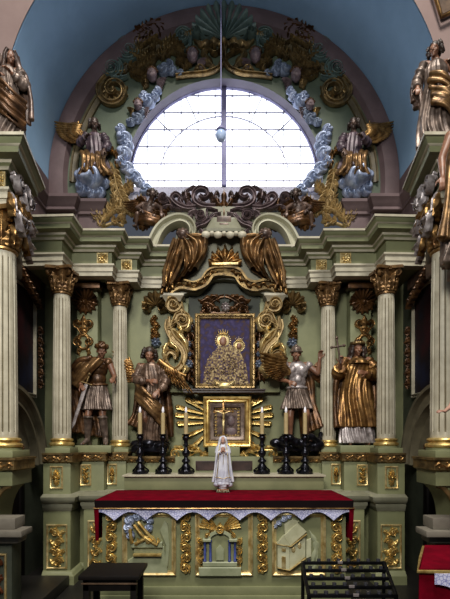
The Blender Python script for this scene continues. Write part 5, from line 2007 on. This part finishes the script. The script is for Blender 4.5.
figure('dark statue with bare head turned inward and gold draped skirt on the near right cornice', X, 3.72, Z, .90, [
    ('figure_body', body(J, -.6, .15), 'flesh_wood', None, None), ('hair', hair_mb(J['head'], rotm(-.6, .15), 12, .08, curls=50), 'hair', None, None), ('gown', gown, 'dark_silver', None, None), ('drapery', gold_, 'brown_gold', 'gold drapery', None), ('cape', cape, 'dark_carving', None, None)], -.1)

# ---- lunette angels
for s in (-1, 1):
    X, Z = px(95, 172, 5.80)
    k = 1.05
    J = pose(head=(.02, -.10, 1.60), neck=(0, -.03, 1.46), ell=(-.3, -.1, 1.2), wrl=(-.1, -.26, 1.22), elr=(.30, -.1, 1.12), wrr=(.26, -.24, .92))
    rb = robe([(.62, .05, 0, .30, .2, .2), (.8, .02, 0, .26, .18, .18), (1.0, 0, 0, .19, .15, .1), (1.2, 0, 0, .19, .14, .08), (1.42, 0, 0, .15, .11, .04), (1.46, 0, 0, .08, .08, 0)], 61, 10, .013,
              extra=lambda m: (sleeve(m, [(-.19, 0, 1.42), (-.3, -.08, 1.2), (-.14, -.24, 1.21)], [.08, .09, .06], 1), sleeve(m, [(.19, 0, 1.42), (.3, -.08, 1.14), (.26, -.22, .96)], [.08, .09, .06], 3)))
    sk = swag([(-.28, -.04, 1.0), (-.2, -.16, .82), (-.22, -.16, .6), (-.3, -.1, .45)], [(.24, -.06, 1.0), (.24, -.18, .8), (.26, -.16, .62), (.42, -.1, .5)], 10, .05, 33, .014)
    b = body(J, .3, .2, vox=.011, legs=False)
    Zb = Z - .60 * k / 1.75
    figs = [('figure_body', b, 'dark_carving', None, None), ('hair', hair_mb(J['head'], rotm(.3, .2), 5, .07, curls=40), 'hair', None, None), ('robe', rb, 'dark_purple', None, None), ('skirt', sk, 'brown_gold', 'gilded skirt', None),
            ('wing', wing((-.16, .10, 1.42), (-.34, .1, 1.88), (-.70, -.05, -.25), 9, .05), 'old_gold', 'gilded spread wing', None)]
    t = thing('lunette_angel', 'purple brown half length angel with gilded wing and skirt, %s in the lunette' % SIDE[s], 'angel', (-s * X, 5.80, Z), None, 'thing')
    for nm, mb, mt, lab, par in figs:
        place(mb, X, 5.80, Zb, k / 1.75)
        o = mb.side(s).obj(nm, mt, t, ang=60)
        if lab:
            o['label'] = lab
    # cherubs crouching over the volutes
    X, Z = px(149, 229, 5.80)
    k = .60
    J = dict(head=(.12, -.22, .74), neck=(.05, -.1, .62), chest=(0, -.04, .46), pelvis=(-.1, .04, .22), shl=(-.14, -.04, .58), shr=(.17, -.06, .56), ell=(-.26, -.16, .44), elr=(.32, -.14, .44), wrl=(-.14, -.28, .32), wrr=(.34, -.26, .28),
             hpl=(-.16, .02, .2), hpr=(.0, .0, .18), knl=(-.24, -.22, .26), knr=(.16, -.22, .2), anl=(-.3, -.1, .02), anr=(.30, -.06, .02))
    b = body(J, .3, .3, vox=.011)
    t = thing('cherub_figure', 'dark brown crouching cherub among leaves above the %s volute' % SIDE[s], 'cherub', (-s * X, 5.80, Z), None, 'thing')
    for nm, mb, mt in (('figure_body', b, 'dark_carving'), ('hair', hair_mb(J['head'], rotm(.3, .3), 9, .06, curls=40), 'hair'),
                       ('drapery', swag([(-.3, -.05, .34), (-.1, -.2, .30), (.14, -.2, .22), (.4, -.06, .2)], [(-.34, -.02, .1), (-.1, -.2, .06), (.14, -.2, .02), (.44, -.04, -.02)], 6, .05, 6, .014), 'bronze'),
                       ('wing', wing((-.1, .06, .55), (-.36, .06, .86), (-.34, 0, -.3), 6, .04), 'bronze'), ('wing', wing((.12, .06, .55), (.36, .06, .66), (.26, 0, -.34), 6, .04), 'dark_carving')):
        place(mb, X, 5.80, Z, k / 1.1)
        mb.side(s).obj(nm, mt, t, ang=60)
    q = MB()
    rnd = random.Random(17)
    for kx in range(20):
        x0, y0 = 138 + rnd.random() * 32, 204 + rnd.random() * 28
        aa = rnd.uniform(-.3, 3.4)
        L = rnd.uniform(8, 14)
        q.leaf(wall(5.84), [px(x0, y0, 5.84), px(x0 + L * .5 * math.cos(aa), y0 - L * .5 * math.sin(aa), 5.86), px(x0 + L * math.cos(aa + .6), y0 - L * math.sin(aa + .6), 5.86)], m_(3, 5.86), .07, 3, w0=rnd.uniform(0, .06), n=16)
    q.side(s)
    tag(q.obj('leaf_cluster', 'bronze'), 'tangle of dark bronze leaves behind the crouching cherub on the %s' % SIDE[s], 'leaf ornament', None, 'thing')

# ---- figures half out of the frame at the right edge
Yr = 3.30
X, Z = px(455, 432, Yr)
J = pose(head=(-.02, -.04, 1.60), ell=(-.34, -.06, 1.16), wrl=(-.52, -.20, 1.06), hdl=(-1, -.3, .06), elr=(.28, 0, 1.14), wrr=(.26, -.2, .95))
wr = px(437, 412, Yr)
k = .74
Zb = wr[1] - 1.06 * k / 1.75
Xb = wr[0] + .56 * k / 1.75
gown = robe([(.05, 0, 0, .26, .2, .15), (.5, 0, 0, .23, .18, .14), (1.0, 0, 0, .16, .13, .06), (1.16, 0, 0, .16, .12, .06), (1.24, 0, 0, .12, .1, .03)], 71, 11, .013)
st = figure('dark cherub statue stretching a pale arm in from the right edge', Xb, Yr, Zb, k, [('figure_body', body(J, .5, .1, curl=(.5, .5), hn=((0, -.5, 1), (0, -1, .2))), 'pale_flesh', None, None), ('hair', hair_mb(J['head'], rotm(.5, .1), 22, .08, curls=40), 'hair', None, None), ('loincloth', gown, 'bronze', None, None)], name='cherub_statue')
cb = MB()
cb.box(Xb - .05, 2.39, Yr - .08, Yr + .1, Zb - .12, Zb + .02, .02)
cb.box(2.1, 2.39, Yr - .06, Yr + .08, Zb - .3, Zb - .1, .03)
tag(cb.obj('wall_bracket', 'dark_carving'), 'dark carved bracket carrying the cherub at the right edge', 'bracket', None, 'thing')

Yr = 3.42
Xb, _ = px(468, 262, Yr)
Zt, Zb = px(0, 120, Yr)[1], px(0, 264, Yr)[1]
k = 1.25
J = pose(head=(.0, -.06, 1.60), ell=(-.30, -.02, 1.14), wrl=(-.33, -.1, .9), elr=(.28, 0, 1.14), wrr=(.26, -.2, .95))
gown = robe([(.0, 0, 0, .28, .2, .15), (.5, 0, 0, .25, .18, .14), (1.0, 0, 0, .18, .14, .07), (1.25, 0, 0, .2, .14, .05), (1.42, 0, 0, .15, .11, .03), (1.46, 0, 0, .08, .08, 0)], 75, 11, .012)
mant = swag([(-.2, -.1, 1.3), (-.28, -.14, 1.0), (-.3, -.1, .6), (-.34, -.06, .25)], [(.1, -.2, 1.2), (.04, -.24, .9), (.0, -.22, .5), (.02, -.2, .1)], 8, .045, 77)
figure('gold mantled statue on a side bracket, mostly cut off by the right edge', Xb, Yr, Zb, k, [('figure_body', body(J, .6, .1), 'flesh_wood', None, None), ('hair', hair_mb(J['head'], rotm(.6, .1), 24, .1, curls=40), 'hair', None, None), ('gown', gown, 'dark_silver', None, None), ('mantle', mant, 'brown_gold', 'gold mantle', None)])
cb = MB()
cb.box(Xb - .1, 2.39, Yr - .14, Yr + .14, Zb - .10, Zb + .005, .02)
cb.box(2.0, 2.39, Yr - .1, Yr + .1, Zb - .35, Zb - .08, .03)
tag(cb.obj('wall_bracket', 'dark_carving'), 'dark bracket under the gold mantled statue at the right edge', 'bracket', None, 'thing')
# ================================================================== THE ALTAR TABLE
YM = 4.30
fm = wall(YM)
al = thing('altar_table', 'green altar table with gilded carved strips and three relief panels', 'altar', (0, 4.7, 0))
MB().box(-1.21, 1.21, YM, 5.08, .12, 1.02, .006).obj('body', 'green', al)
b = MB()
b.box(-1.25, 1.25, YM - .05, 5.09, 0, .12, .01)
b.box(-1.23, 1.23, YM - .025, 5.085, .12, .20, .01)
b.obj('plinth', 'green', al)
MB().box(-1.24, 1.24, YM - .06, 5.085, 1.0, 1.05, .01).obj('table_top', 'stone_slab', al)
M_ = lambda x, y: px(x, y, YM)


def panel(u0, u1, v0, v1):
    mb = MB().rframe(fm, u0, u1, v0, v1, [(0, 0), (0, .03), (.012, .036), (.024, .024), (.032, .008), (.045, .006), (.045, -.003)])
    return mb.obj('panel_frame', 'pale_gold', al)


def strip(u, v0, v1, s):
    mb = MB()
    h = v1 - v0
    n = 6
    for k in range(n):
        v = v1 - h * (k + .5) / n
        d = s * (1 if k % 2 else -1)
        mb.scroll(fm, (u + d * .012, v), .040, 1.4, PI / 2 + d * .6, -d, [(u - d * .035, v - .055), (u - d * .04, v - .01)], hw=.012, H=.035)
        mb.leaf(fm, [(u - d * .005, v - .05), (u - d * .035, v - .02), (u - d * .042, v + .03)], .016, .03, 3, n=12)
        mb.leaf(fm, [(u + d * .02, v + .02), (u + d * .045, v + .035), (u + d * .03, v + .06)], .012, .03, 2, n=10)
    mb.dome(fm, (u, v0 + .01), .028, .04)
    return mb.obj('carved_strip', 'gold', al)


PX = {-1: (-1.005, -.475), 0: (-.285, .285), 1: (.475, 1.005)}
VB, VT = .31, .93
pan = {k: panel(a, b_, VB, VT) for k, (a, b_) in PX.items()}
for u, s in ((-1.115, 1), (-.38, -1), (.38, 1), (1.115, -1)):
    strip(u, .34, .94, s)

# left panel: burning altar with clouds and beams
p = pan[-1]
q = MB()
q.prism(fm, [M_(*z) for z in ((126, 573), (128, 560), (134, 556), (134, 546), (164, 546), (166, 556), (168, 573))], 0, .02, bev=.008)
q.prism(fm, [M_(*z) for z in ((132, 547), (132, 541), (163, 541), (163, 547))], 0, .05, bev=.008)
q.prism(fm, [M_(*z) for z in ((160, 530), (165, 520), (168, 524), (170, 545), (168, 566), (164, 570), (166, 545))], 0, .018, bev=.006)
q.obj('stone_altar_relief', 'relief_sage', p)
q = MB()
q.box(*sorted((M_(134, 0)[0], M_(162, 0)[0])), YM - .06, YM - .02, M_(0, 555)[1], M_(0, 552.5)[1], .004)
for a, b_ in (((135, 524), (150, 542)), ((139, 521), (156, 541)), ((150, 535), (136, 543)), ((143, 534), (158, 544)), ((133, 542), (131, 528))):
    a, b_ = M_(*a), M_(*b_)
    q.tube([(a[0], YM - .05, a[1]), ((a[0] + b_[0]) / 2, YM - .06, (a[1] + b_[1]) / 2), (b_[0], YM - .05, b_[1])], .018, 8)
for x, y in ((152, 541), (157, 543), (137, 543), (147, 541)):
    q.leaf(fm, [M_(x, y + 2), M_(x + 2, y - 2), M_(x + 1, y - 6)], .02, .05, 2, w0=.02, n=10)
q.obj('gilded_beams_relief', 'gold', p)
q = MB()
for k, (x, y, r) in enumerate(((130, 520, 5.5), (128, 528, 5), (131, 535, 4.5), (138, 516, 5), (146, 517, 4.5), (149, 528, 4.5), (150, 521, 4))):
    q.puff(fm, M_(x, y), m_(r, YM), .05, .005, k * 1.3)
q.obj('cloud_relief', 'cloud_silver', p)['label'] = 'silver blue smoke clouds'

# centre panel: temple with blue columns under a sunburst
p = pan[0]
q = MB()
q.prism(fm, [M_(*z) for z in ((199, 575), (199, 566), (241, 566), (241, 575))], 0, .05, bev=.008)
q.prism(fm, [M_(*z) for z in ((203, 566), (203, 561), (237, 561), (237, 566))], 0, .04, bev=.008)
q.ribbon(fm, [(M_(220, 0)[0] + .115 * math.cos(a), M_(0, 540)[1] + .085 * math.sin(a)) for a in np.linspace(0, PI, 24)], .018, .03, prof='flat')
for x in (207, 233):
    q.prism(fm, [M_(x - 4, 541), M_(x - 4, 538), M_(x + 4, 538), M_(x + 4, 541)], 0, .05, bev=.006)
q.prism(fm, [M_(*z) for z in ((216, 560), (216, 549), (220, 544), (224, 549), (224, 560))], 0, .03, bev=.008)
q.obj('temple_relief', 'relief_sage', p)
for x in (205, 210.5, 229.5, 235):
    u = M_(x, 0)[0]
    q = MB().lathe([(.017, 0), (.017, .01), (.013, .015), (.0115, .19), (.016, .20), (.016, .21)], (u, YM - .02, M_(0, 561)[1]), 16)
    q.obj('blue_column', 'blue_paint', p)['label'] = 'small blue painted column'
q = MB()
q.shell(fm, M_(221, 530), .20, PI * .03, PI * .33, 6, .035)
q.shell(fm, M_(219, 530), .20, PI * .67, PI * .97, 6, .035)
q.prism(fm, [M_(*z) for z in ((210, 533), (220, 522), (230, 533))], 0, .02, bev=.006)
q.rosette(fm, M_(220, 529), .035, 4, .05)
q.ribbon(fm, [(M_(220, 0)[0] + .035 * math.cos(a), M_(0, 529)[1] + .035 * math.sin(a)) for a in np.linspace(0, 2 * PI, 24)], .008, .05, prof='round')
for d in (-1, 1):
    z = lambda x, y: M_(220 + d * (x - 220), y)
    q.scroll(fm, z(207, 535), .022, 1.4, 0, d, [z(214, 529), z(210, 530)], hw=.008, H=.035)
    for y in (541, 551, 560):
        q.scroll(fm, z(201, y), .024, 1.4, PI / 2, d, [z(204, y + 6), z(200, y + 6)], hw=.009, H=.04)
        q.leaf(fm, [z(203, y + 3), z(199, y + 1), z(198, y - 4)], .016, .03, 2, n=10)
q.obj('gilded_rays_relief', 'gold', p)['label'] = 'gilded sunburst and scrolls'

# right panel: church building
p = pan[1]
q = MB()
ch = lambda l: [M_(*z) for z in l]
q.prism(fm, ch([(277, 566), (277, 543), (289, 545), (289, 569)]), 0, .045, bev=.004)
q.prism(fm, ch([(289, 569), (289, 545), (305, 533), (305, 556)]), 0, .03, bev=.004)
q.prism(fm, ch([(276, 543), (283, 535), (290, 545)]), 0, .05, bev=.004)
q.prism(fm, ch([(283, 535), (297, 522), (306, 531), (290, 545)]), 0, .04, bev=.004)
q.prism(fm, ch([(284, 533), (284, 524), (292, 519), (299, 521), (285, 534)]), 0, .025, bev=.004)
q.prism(fm, ch([(306, 540), (311, 538), (311, 556), (306, 558)]), 0, .015, bev=.004)
q.obj('church_relief', 'relief_cream', p)
q = MB()
for a, b_ in (((290, 545.5), (306, 533)), ((289, 569), (305, 557)), ((277, 566.5), (289, 569)), ((276, 543), (290, 545.5))):
    q.ribbon(fm, smooth([M_(*a), M_(*b_)], 6), .006, .06, prof='round')
q.prism(fm, ch([(281, 566), (281, 555), (285, 555.5), (285, 567)]), .04, .052)
for x, y in ((293, 549), (299, 545)):
    q.dome(fm, M_(x, y), .02, .01, .03, el=1.5)
q.prism(fm, ch([(281, 550), (281, 547), (285, 547.5), (285, 550.5)]), .04, .052)
q.obj('gilded_edges', 'pale_gold', p)
q = MB()
for k, (x, y, r) in enumerate(((279, 523, 3), (284, 519, 3.4), (289, 516, 3), (275, 526, 2.6))):
    q.puff(fm, M_(x, y), m_(r, YM), .035, 0, k * 2.0)
q.obj('cloud_relief', 'cloud_silver', p)
q = MB()
for l in ([(272, 572), (290, 576), (312, 570), (318, 555)], [(312, 566), (316, 545), (309, 530)]):
    q.leaf(fm, [M_(*z) for z in l], .03, .012, 4)
q.obj('ground_relief', 'relief_sage', p)

# ---- cloths
vel = thing('velvet_altar_cloth', 'deep red velvet cloth with black drop covering the altar top', 'altar cloth', (0, 4.65, 1.05))
MB().box(-1.262, 1.262, 4.215, 5.085, 1.05, 1.062, .004).obj('top_cloth', 'velvet', vel)


def drape(path, ztop, zbot, amp, waves, n=160, th=.006, scallop=None):
    """a hanging cloth strip along a plan path"""
    s = np.asarray(path, float)
    d = np.concatenate([[0], np.cumsum(np.linalg.norm(np.diff(s, axis=0), axis=1))])
    tt = np.linspace(0, d[-1], n)
    xy = np.stack([np.interp(tt, d, s[:, 0]), np.interp(tt, d, s[:, 1])], 1)
    T = np.gradient(xy, axis=0)
    T /= np.linalg.norm(T, axis=1)[:, None] + 1e-9
    N = np.stack([T[:, 1], -T[:, 0]], 1)
    rows = []
    for f in (0, .25, .5, .75, 1):
        zb = zbot if scallop is None else zbot + scallop(tt)
        z = ztop * (1 - f) + zb * f
        off = amp * f * np.sin(tt * waves)
        rows.append(np.concatenate([xy + N * off[:, None], np.broadcast_to(z, (n,))[:, None]], 1))
    back = [r - np.concatenate([N * th, np.zeros((n, 1))], 1) for r in rows[::-1]]
    return MB().grid(rows + back, cu=True)


drape([(-1.266, 4.75), (-1.266, 4.212), (1.266, 4.212), (1.266, 4.75)], 1.062, .985, .004, 20).obj('front_drop', 'black_velvet', vel)['label'] = 'black hanging border'
for sg in (-1, 1):
    q = drape([(-1.272, 4.95), (-1.272, 4.225), (-1.22, 4.205)], .99, .70, .02, 24, scallop=lambda t: -.05 * np.sin(t * 3.2)).side(sg)
    q.obj('side_drop', 'velvet', vel)['label'] = 'dark red corner drop'
q = MB().tube([(x, 4.205, .985) for x in np.linspace(-1.27, 1.27, 40)], .007, 8)
q.obj('gold_braid', 'old_gold', vel)
sc_ = lambda t: .062 * np.abs(np.cos(PI * (t - .03) / .305)) ** .8 - .02 * np.abs(np.sin(PI * (t - .03) / .305)) ** 3
lace = drape([(-1.25, 4.222), (1.25, 4.222)], 1.045, .885, .010, 9, 300, .004, sc_)
tag(lace.obj('lace_altar_cloth', 'lace'), 'pale lavender scalloped lace cloth hanging along the altar front', 'altar cloth')

# ---- small white Madonna on the altar
YS_ = 4.88
X, _ = px(223, 490, YS_)
zt = 1.062
J = dict(STAND)
J.update(head=(0, -.03, 1.58), ell=(-.19, -.06, 1.16), elr=(.19, -.06, 1.16), wrl=(-.045, -.2, 1.22), wrr=(.045, -.2, 1.22), hdl=(.1, -.1, 1), hdr=(-.1, -.1, 1), shl=(-.15, 0, 1.38), shr=(.15, 0, 1.38))
bd = body(J, 0, .15, legs=False, vox=.009)
gw = robe([(.14, 0, 0, .24, .19, .05), (.6, 0, 0, .21, .17, .05), (1.1, 0, 0, .16, .13, .04), (1.38, 0, 0, .15, .11, .02), (1.46, 0, 0, .07, .08, 0)], 81, 10, .011,
          extra=lambda m: (sleeve(m, [(-.15, 0, 1.38), (-.19, -.05, 1.18), (-.06, -.17, 1.2)], [.07, .075, .05], 1, amp=.05), sleeve(m, [(.15, 0, 1.38), (.19, -.05, 1.18), (.06, -.17, 1.2)], [.07, .075, .05], 1, amp=.05)))
vl = swag([(-.085, -.06, 1.66), (-.12, -.05, 1.48), (-.21, -.1, 1.1), (-.27, -.08, .6), (-.33, -.06, .22)], [(.085, -.06, 1.66), (.12, -.05, 1.48), (.21, -.1, 1.1), (.27, -.08, .6), (.33, -.06, .22)], 15, .042, 83, .012,
          mid=[(0, .16, 1.80), (0, .24, 1.5), (0, .3, 1.1), (0, .36, .6), (0, .4, .22)], jit=.004, sm=3)
hm = MB()
for sg in (-1, 1):
    hm.tube(smooth([(sg * .085, -.10, 1.62), (sg * .10, -.11, 1.45), (sg * .15, -.17, 1.1), (sg * .17, -.2, .7), (sg * .21, -.22, .35)], 24), .012, 6)
    hm.tube(smooth([(sg * .02, -.23, .34), (sg * .14, -.22, .38), (sg * .26, -.12, .36)], 12), .012, 6)
hm.tube(smooth([(0, -.21, 1.2), (.01, -.22, 1.0), (0, -.21, .8)], 12), .008, 6)
cl = MB()
rnd = random.Random(2)
for i in range(14):
    cl.ell((rnd.uniform(-.22, .22), rnd.uniform(-.14, .14), rnd.uniform(.1, .24)), (.11, .1, .09))
cl.cap((0, 0, .0), .13, (0, 0, .12), .16)
cl.remesh(.012, 2)
bs = MB()
bs.box(-.20, .20, -.17, .17, -.12, .0, .02)
Hs = .60
k = Hs / 1.75
m = figure('small white robed Madonna statuette with folded hands on the red altar cloth', X, YS_, zt + .042, Hs, [
    ('figure_body', bd, 'pale_flesh', None, None), ('gown', gw, 'porcelain', None, None), ('veil', vl, 'porcelain', None, None), ('gold_hem', hm, 'pale_gold', 'gold hem lines', None), ('cloud_base', cl, 'porcelain', None, None), ('base', bs, 'red_gold', 'small lettered base', None)], name='madonna_statuette')
tx = bpy.data.curves.new('base_lettering', 'FONT')
tx.body = 'FATIMA'
tx.size = .042
tx.extrude = .001
tx.align_x = 'CENTER'
to = bpy.data.objects.new('tmp_lettering', tx)
COL.objects.link(to)
lm = bpy.data.meshes.new_from_object(to.evaluated_get(bpy.context.evaluated_depsgraph_get()))
bpy.data.objects.remove(to)
lm.materials.clear()
lm.materials.append(MATS['relief_cream'])
to = bpy.data.objects.new('base_lettering', lm)
COL.objects.link(to)
to.parent = [c for c in m.children if c.name.startswith('base')][0]
to.rotation_euler = (PI / 2, 0, 0)
to.location = (0, -.17 * k - .001, -.036)

# ---- candlesticks and candles
YC_ = 5.27
zc = 1.238
prof = [(r * (1.3 if z > .08 else 1.08), z) for r, z in [(.0, 0), (.088, 0), (.092, .012), (.08, .022), (.07, .03), (.055, .05), (.05, .062), (.062, .07), (.06, .08), (.04, .095), (.03, .115), (.024, .13), (.036, .14), (.042, .155), (.036, .17), (.022, .185), (.018, .205), (.03, .225), (.038, .25), (.036, .27), (.024, .29), (.017, .31), (.017, .335), (.03, .345), (.03, .355), (.02, .365), (.018, .40), (.026, .42), (.034, .44), (.03, .455), (.022, .465)]]
places = [(140, 'leftmost on the altar shelf'), (163, 'before the left angel'), (186, 'left of the square gilded frame'), (262, 'right of the square gilded frame'), (286, 'before the warrior angel'), (305, 'rightmost on the altar shelf')]
cs0 = None
for x, lab in places:
    X, _ = px(x, 474, YC_)
    if cs0 is None:
        cs0 = thing('candlestick', 'dark turned metal candlestick ' + lab, 'candlestick', (X, YC_, zc), 'candlesticks on the altar shelf')
        MB().lathe(prof, (X, YC_, zc), 28).obj('stem', 'pewter', cs0)
        q = MB()
        for kx in range(3):
            a = kx * 2 * PI / 3 + PI / 6

            def fr(u, v, w, a=a):
                R = .04 + u
                return (X + R * math.cos(a) - w * math.sin(a), YC_ + R * math.sin(a) + w * math.cos(a), zc + v)
            q.scroll(fr, (.045, .03), .026, 1.2, PI / 2, -1, [(.0, .11), (.02, .08)], hw=.009, H=.02, w0=-.01)
        q.obj('feet', 'pewter', cs0)
        MB().lathe([(.02, .462), (.048, .468), (.052, .478), (.04, .485), (.022, .487)], (X, YC_, zc), 28).obj('drip_pan', 'pewter', cs0)
        cd0 = thing('candle', 'cream altar candle with white bulb, ' + lab, 'candle', (X, YC_, zc + .487), 'candles on the altar shelf')
        MB().lathe([(.026, 0), (.026, .25), (.022, .255), (.008, .256)], (X, YC_, zc + .487), 20).obj('wax', 'wax', cd0)
        MB().lathe([(.006, .25), (.014, .262), (.017, .285), (.012, .31), (.004, .328), (.001, .332)], (X, YC_, zc + .487), 14).obj('flame_bulb', 'white_lamp', cd0)
    else:
        dup(cs0, (X, YC_, zc), 'dark turned metal candlestick ' + lab)
        dup(cd0, (X, YC_, zc + .487), 'cream altar candle with white bulb, ' + lab)

# ================================================================== FOREGROUND
# kneeler, bottom left
YK = 3.62
x0, x1 = px(79, 0, 3.45)[0], px(140, 0, 3.45)[0]
kn = thing('kneeling_bench', 'dark wooden bench at the bottom left before the altar', 'bench', ((x0 + x1) / 2, YK, 0))
zt = .575
MB().box(x0, x1, 3.42, 3.80, zt - .035, zt, .008).obj('seat_board', 'dark_wood', kn)
q = MB()
q.box(x0 + .03, x1 - .03, 3.45, 3.47, zt - .13, zt - .035, .004)
q.obj('apron', 'dark_wood', kn)
MB().box(x0 + .03, x1 - .03, 3.75, 3.77, zt - .13, zt - .035, .004).obj('apron', 'dark_wood', kn)
MB().box(x0 + .02, x1 - .02, 3.440, 3.450, zt - .075, zt - .062, .003).obj('apron_bead', 'brown_wood', kn)
for lx in (x0 + .03, x1 - .08):
    for ly in (3.45, 3.72):
        MB().box(lx, lx + .05, ly, ly + .05, 0, zt - .035, .005).obj('leg', 'dark_wood', kn)
MB().box(x0 + .06, x1 - .06, 3.5, 3.72, .12, .15, .005).obj('foot_rail', 'dark_wood', kn)

# votive candle rack, bottom right
rows = [(561.5, 3.78, 303, 384), (569, 3.66, 304, 387), (577, 3.54, 305, 390), (585.5, 3.42, 307, 393), (594, 3.30, 309, 396)]
rk = thing('votive_rack', 'black iron tiered rack for votive lights at the bottom right', 'candle rack', (1.0, 3.5, 0))
cup0 = None
names = ['top', 'second', 'middle', 'fourth', 'lowest']
pz = []
for i, (y, Y, xa, xb) in enumerate(rows):
    a, z = px(xa, y, Y)
    b_, _ = px(xb, y, Y)
    pz.append((a, b_, Y, z))
    q = MB()
    q.box(a, b_, Y - .016, Y + .016, z - .012, z, .003)
    q.box(a, b_, Y - .020, Y - .014, z - .024, z + .003, .002)
    q.obj('shelf', 'iron', rk)
for sd in (0, 1):
    q = MB()
    xs = [p_[sd] for p_ in pz]
    pts = [(xs[i], pz[i][2], pz[i][3] - .01) for i in range(5)]
    q.tube(pts, .016, 8)
    q.tube([(xs[0], 3.78, pz[0][3]), (xs[0], 3.79, .3), (xs[0], 3.80, .0)], .016, 8)
    q.tube([(xs[4], 3.30, pz[4][3]), (xs[4], 3.29, .3), (xs[4], 3.28, .0)], .016, 8)
    q.tube([(xs[0], 3.79, .18), (xs[4], 3.29, .18)], .012, 8)
    q.obj('side_frame', 'iron', rk)
MB().tube([(pz[0][0], 3.79, .2), (pz[0][1], 3.79, .2)], .012, 8).obj('stretcher', 'iron', rk)
for i, (a, b_, Y, z) in enumerate(pz):
    for kx in range(8):
        x = a + (b_ - a) * (kx + .6) / 8.2
        lab = 'small dark metal votive cup on the %s shelf of the candle rack' % names[i]
        if cup0 is None:
            cup0 = thing('votive_cup', lab, 'votive cup', (x, Y, z), 'votive cups on the %s shelf' % names[i])
            MB().lathe([(.012, 0), (.016, .003), (.017, .022), (.015, .022), (.014, .005), (.001, .005)], (x, Y, z), 16).obj('cup', 'glass_cup', cup0)
            MB().lathe([(.001, .005), (.0135, .006), (.0135, .009), (.001, .010)], (x, Y, z), 12).obj('wax', 'wax', cup0)
        else:
            d = dup(cup0, (x, Y, z), lab)
            d['group'] = 'votive cups on the %s shelf' % names[i]
# a white card clipped in the middle of the rack rows
for i, (a, b_, Y, z) in enumerate(pz):
    x = a + (b_ - a) * (.45 + .02 * i)
    q = MB().box(x - .022, x + .022, Y - .028, Y - .0205, z - .012, z + .012, .003)
    tag(q.obj('price_tag', 'silver'), 'small pale metal plate on the front of the %s rack shelf' % names[i], 'plate')

# side altar with red cloth at the right edge, its corner canted towards the middle
hor = lambda u, v, w: (u, v, w)
ring_ = lambda o: [(1.22 - o, 2.70 - o), (2.38, 2.70 - o), (2.38, 3.30), (1.54 - o, 3.30)]
sa = thing('side_altar', 'low side altar block under a red cloth at the right edge', 'altar', (1.9, 3.0, 0))
MB().prism(hor, ring_(-.06), 0, .80, bev=.005).obj('body', 'dark_green', sa)
MB().prism(hor, ring_(-.01), .80, .838, bev=.005).obj('table_top', 'stone_slab', sa)
rc = thing('red_altar_cloth', 'red velvet cloth with gold fringe over the right side altar', 'altar cloth', (1.9, 3.0, .838))
MB().prism(hor, ring_(.006), .838, .85, bev=.003).obj('top_cloth', 'velvet', rc)
drape([(1.53, 3.30), (1.212, 2.692), (2.38, 2.692)], .85, .30, .012, 30).obj('side_drop', 'velvet', rc)
MB().tube([(1.52, 3.30, .835), (1.36, 3.0, .832), (1.20, 2.682, .835), (1.6, 2.675, .832), (2.38, 2.675, .835)], .011, 8).obj('gold_fringe', 'gold', rc)
lc = drape([(1.30, 2.668), (2.37, 2.668)], .826, .735, .006, 9, 120, .004, lambda t: .025 * np.abs(np.cos(t * 14)))
tag(lc.obj('lace_runner', 'lace'), 'pale lace runner hanging over the red cloth at the right edge', 'altar cloth')

# dark block in the left corner, standing in for floor shadow
q = MB()
q.box(-2.38, -1.75, 4.1, 4.9, 0, .12, .01)
tag(q.obj('shadow_block', 'floor_stone'), 'low dark block in place of floor shadow in the left corner', 'step', None, 'thing')
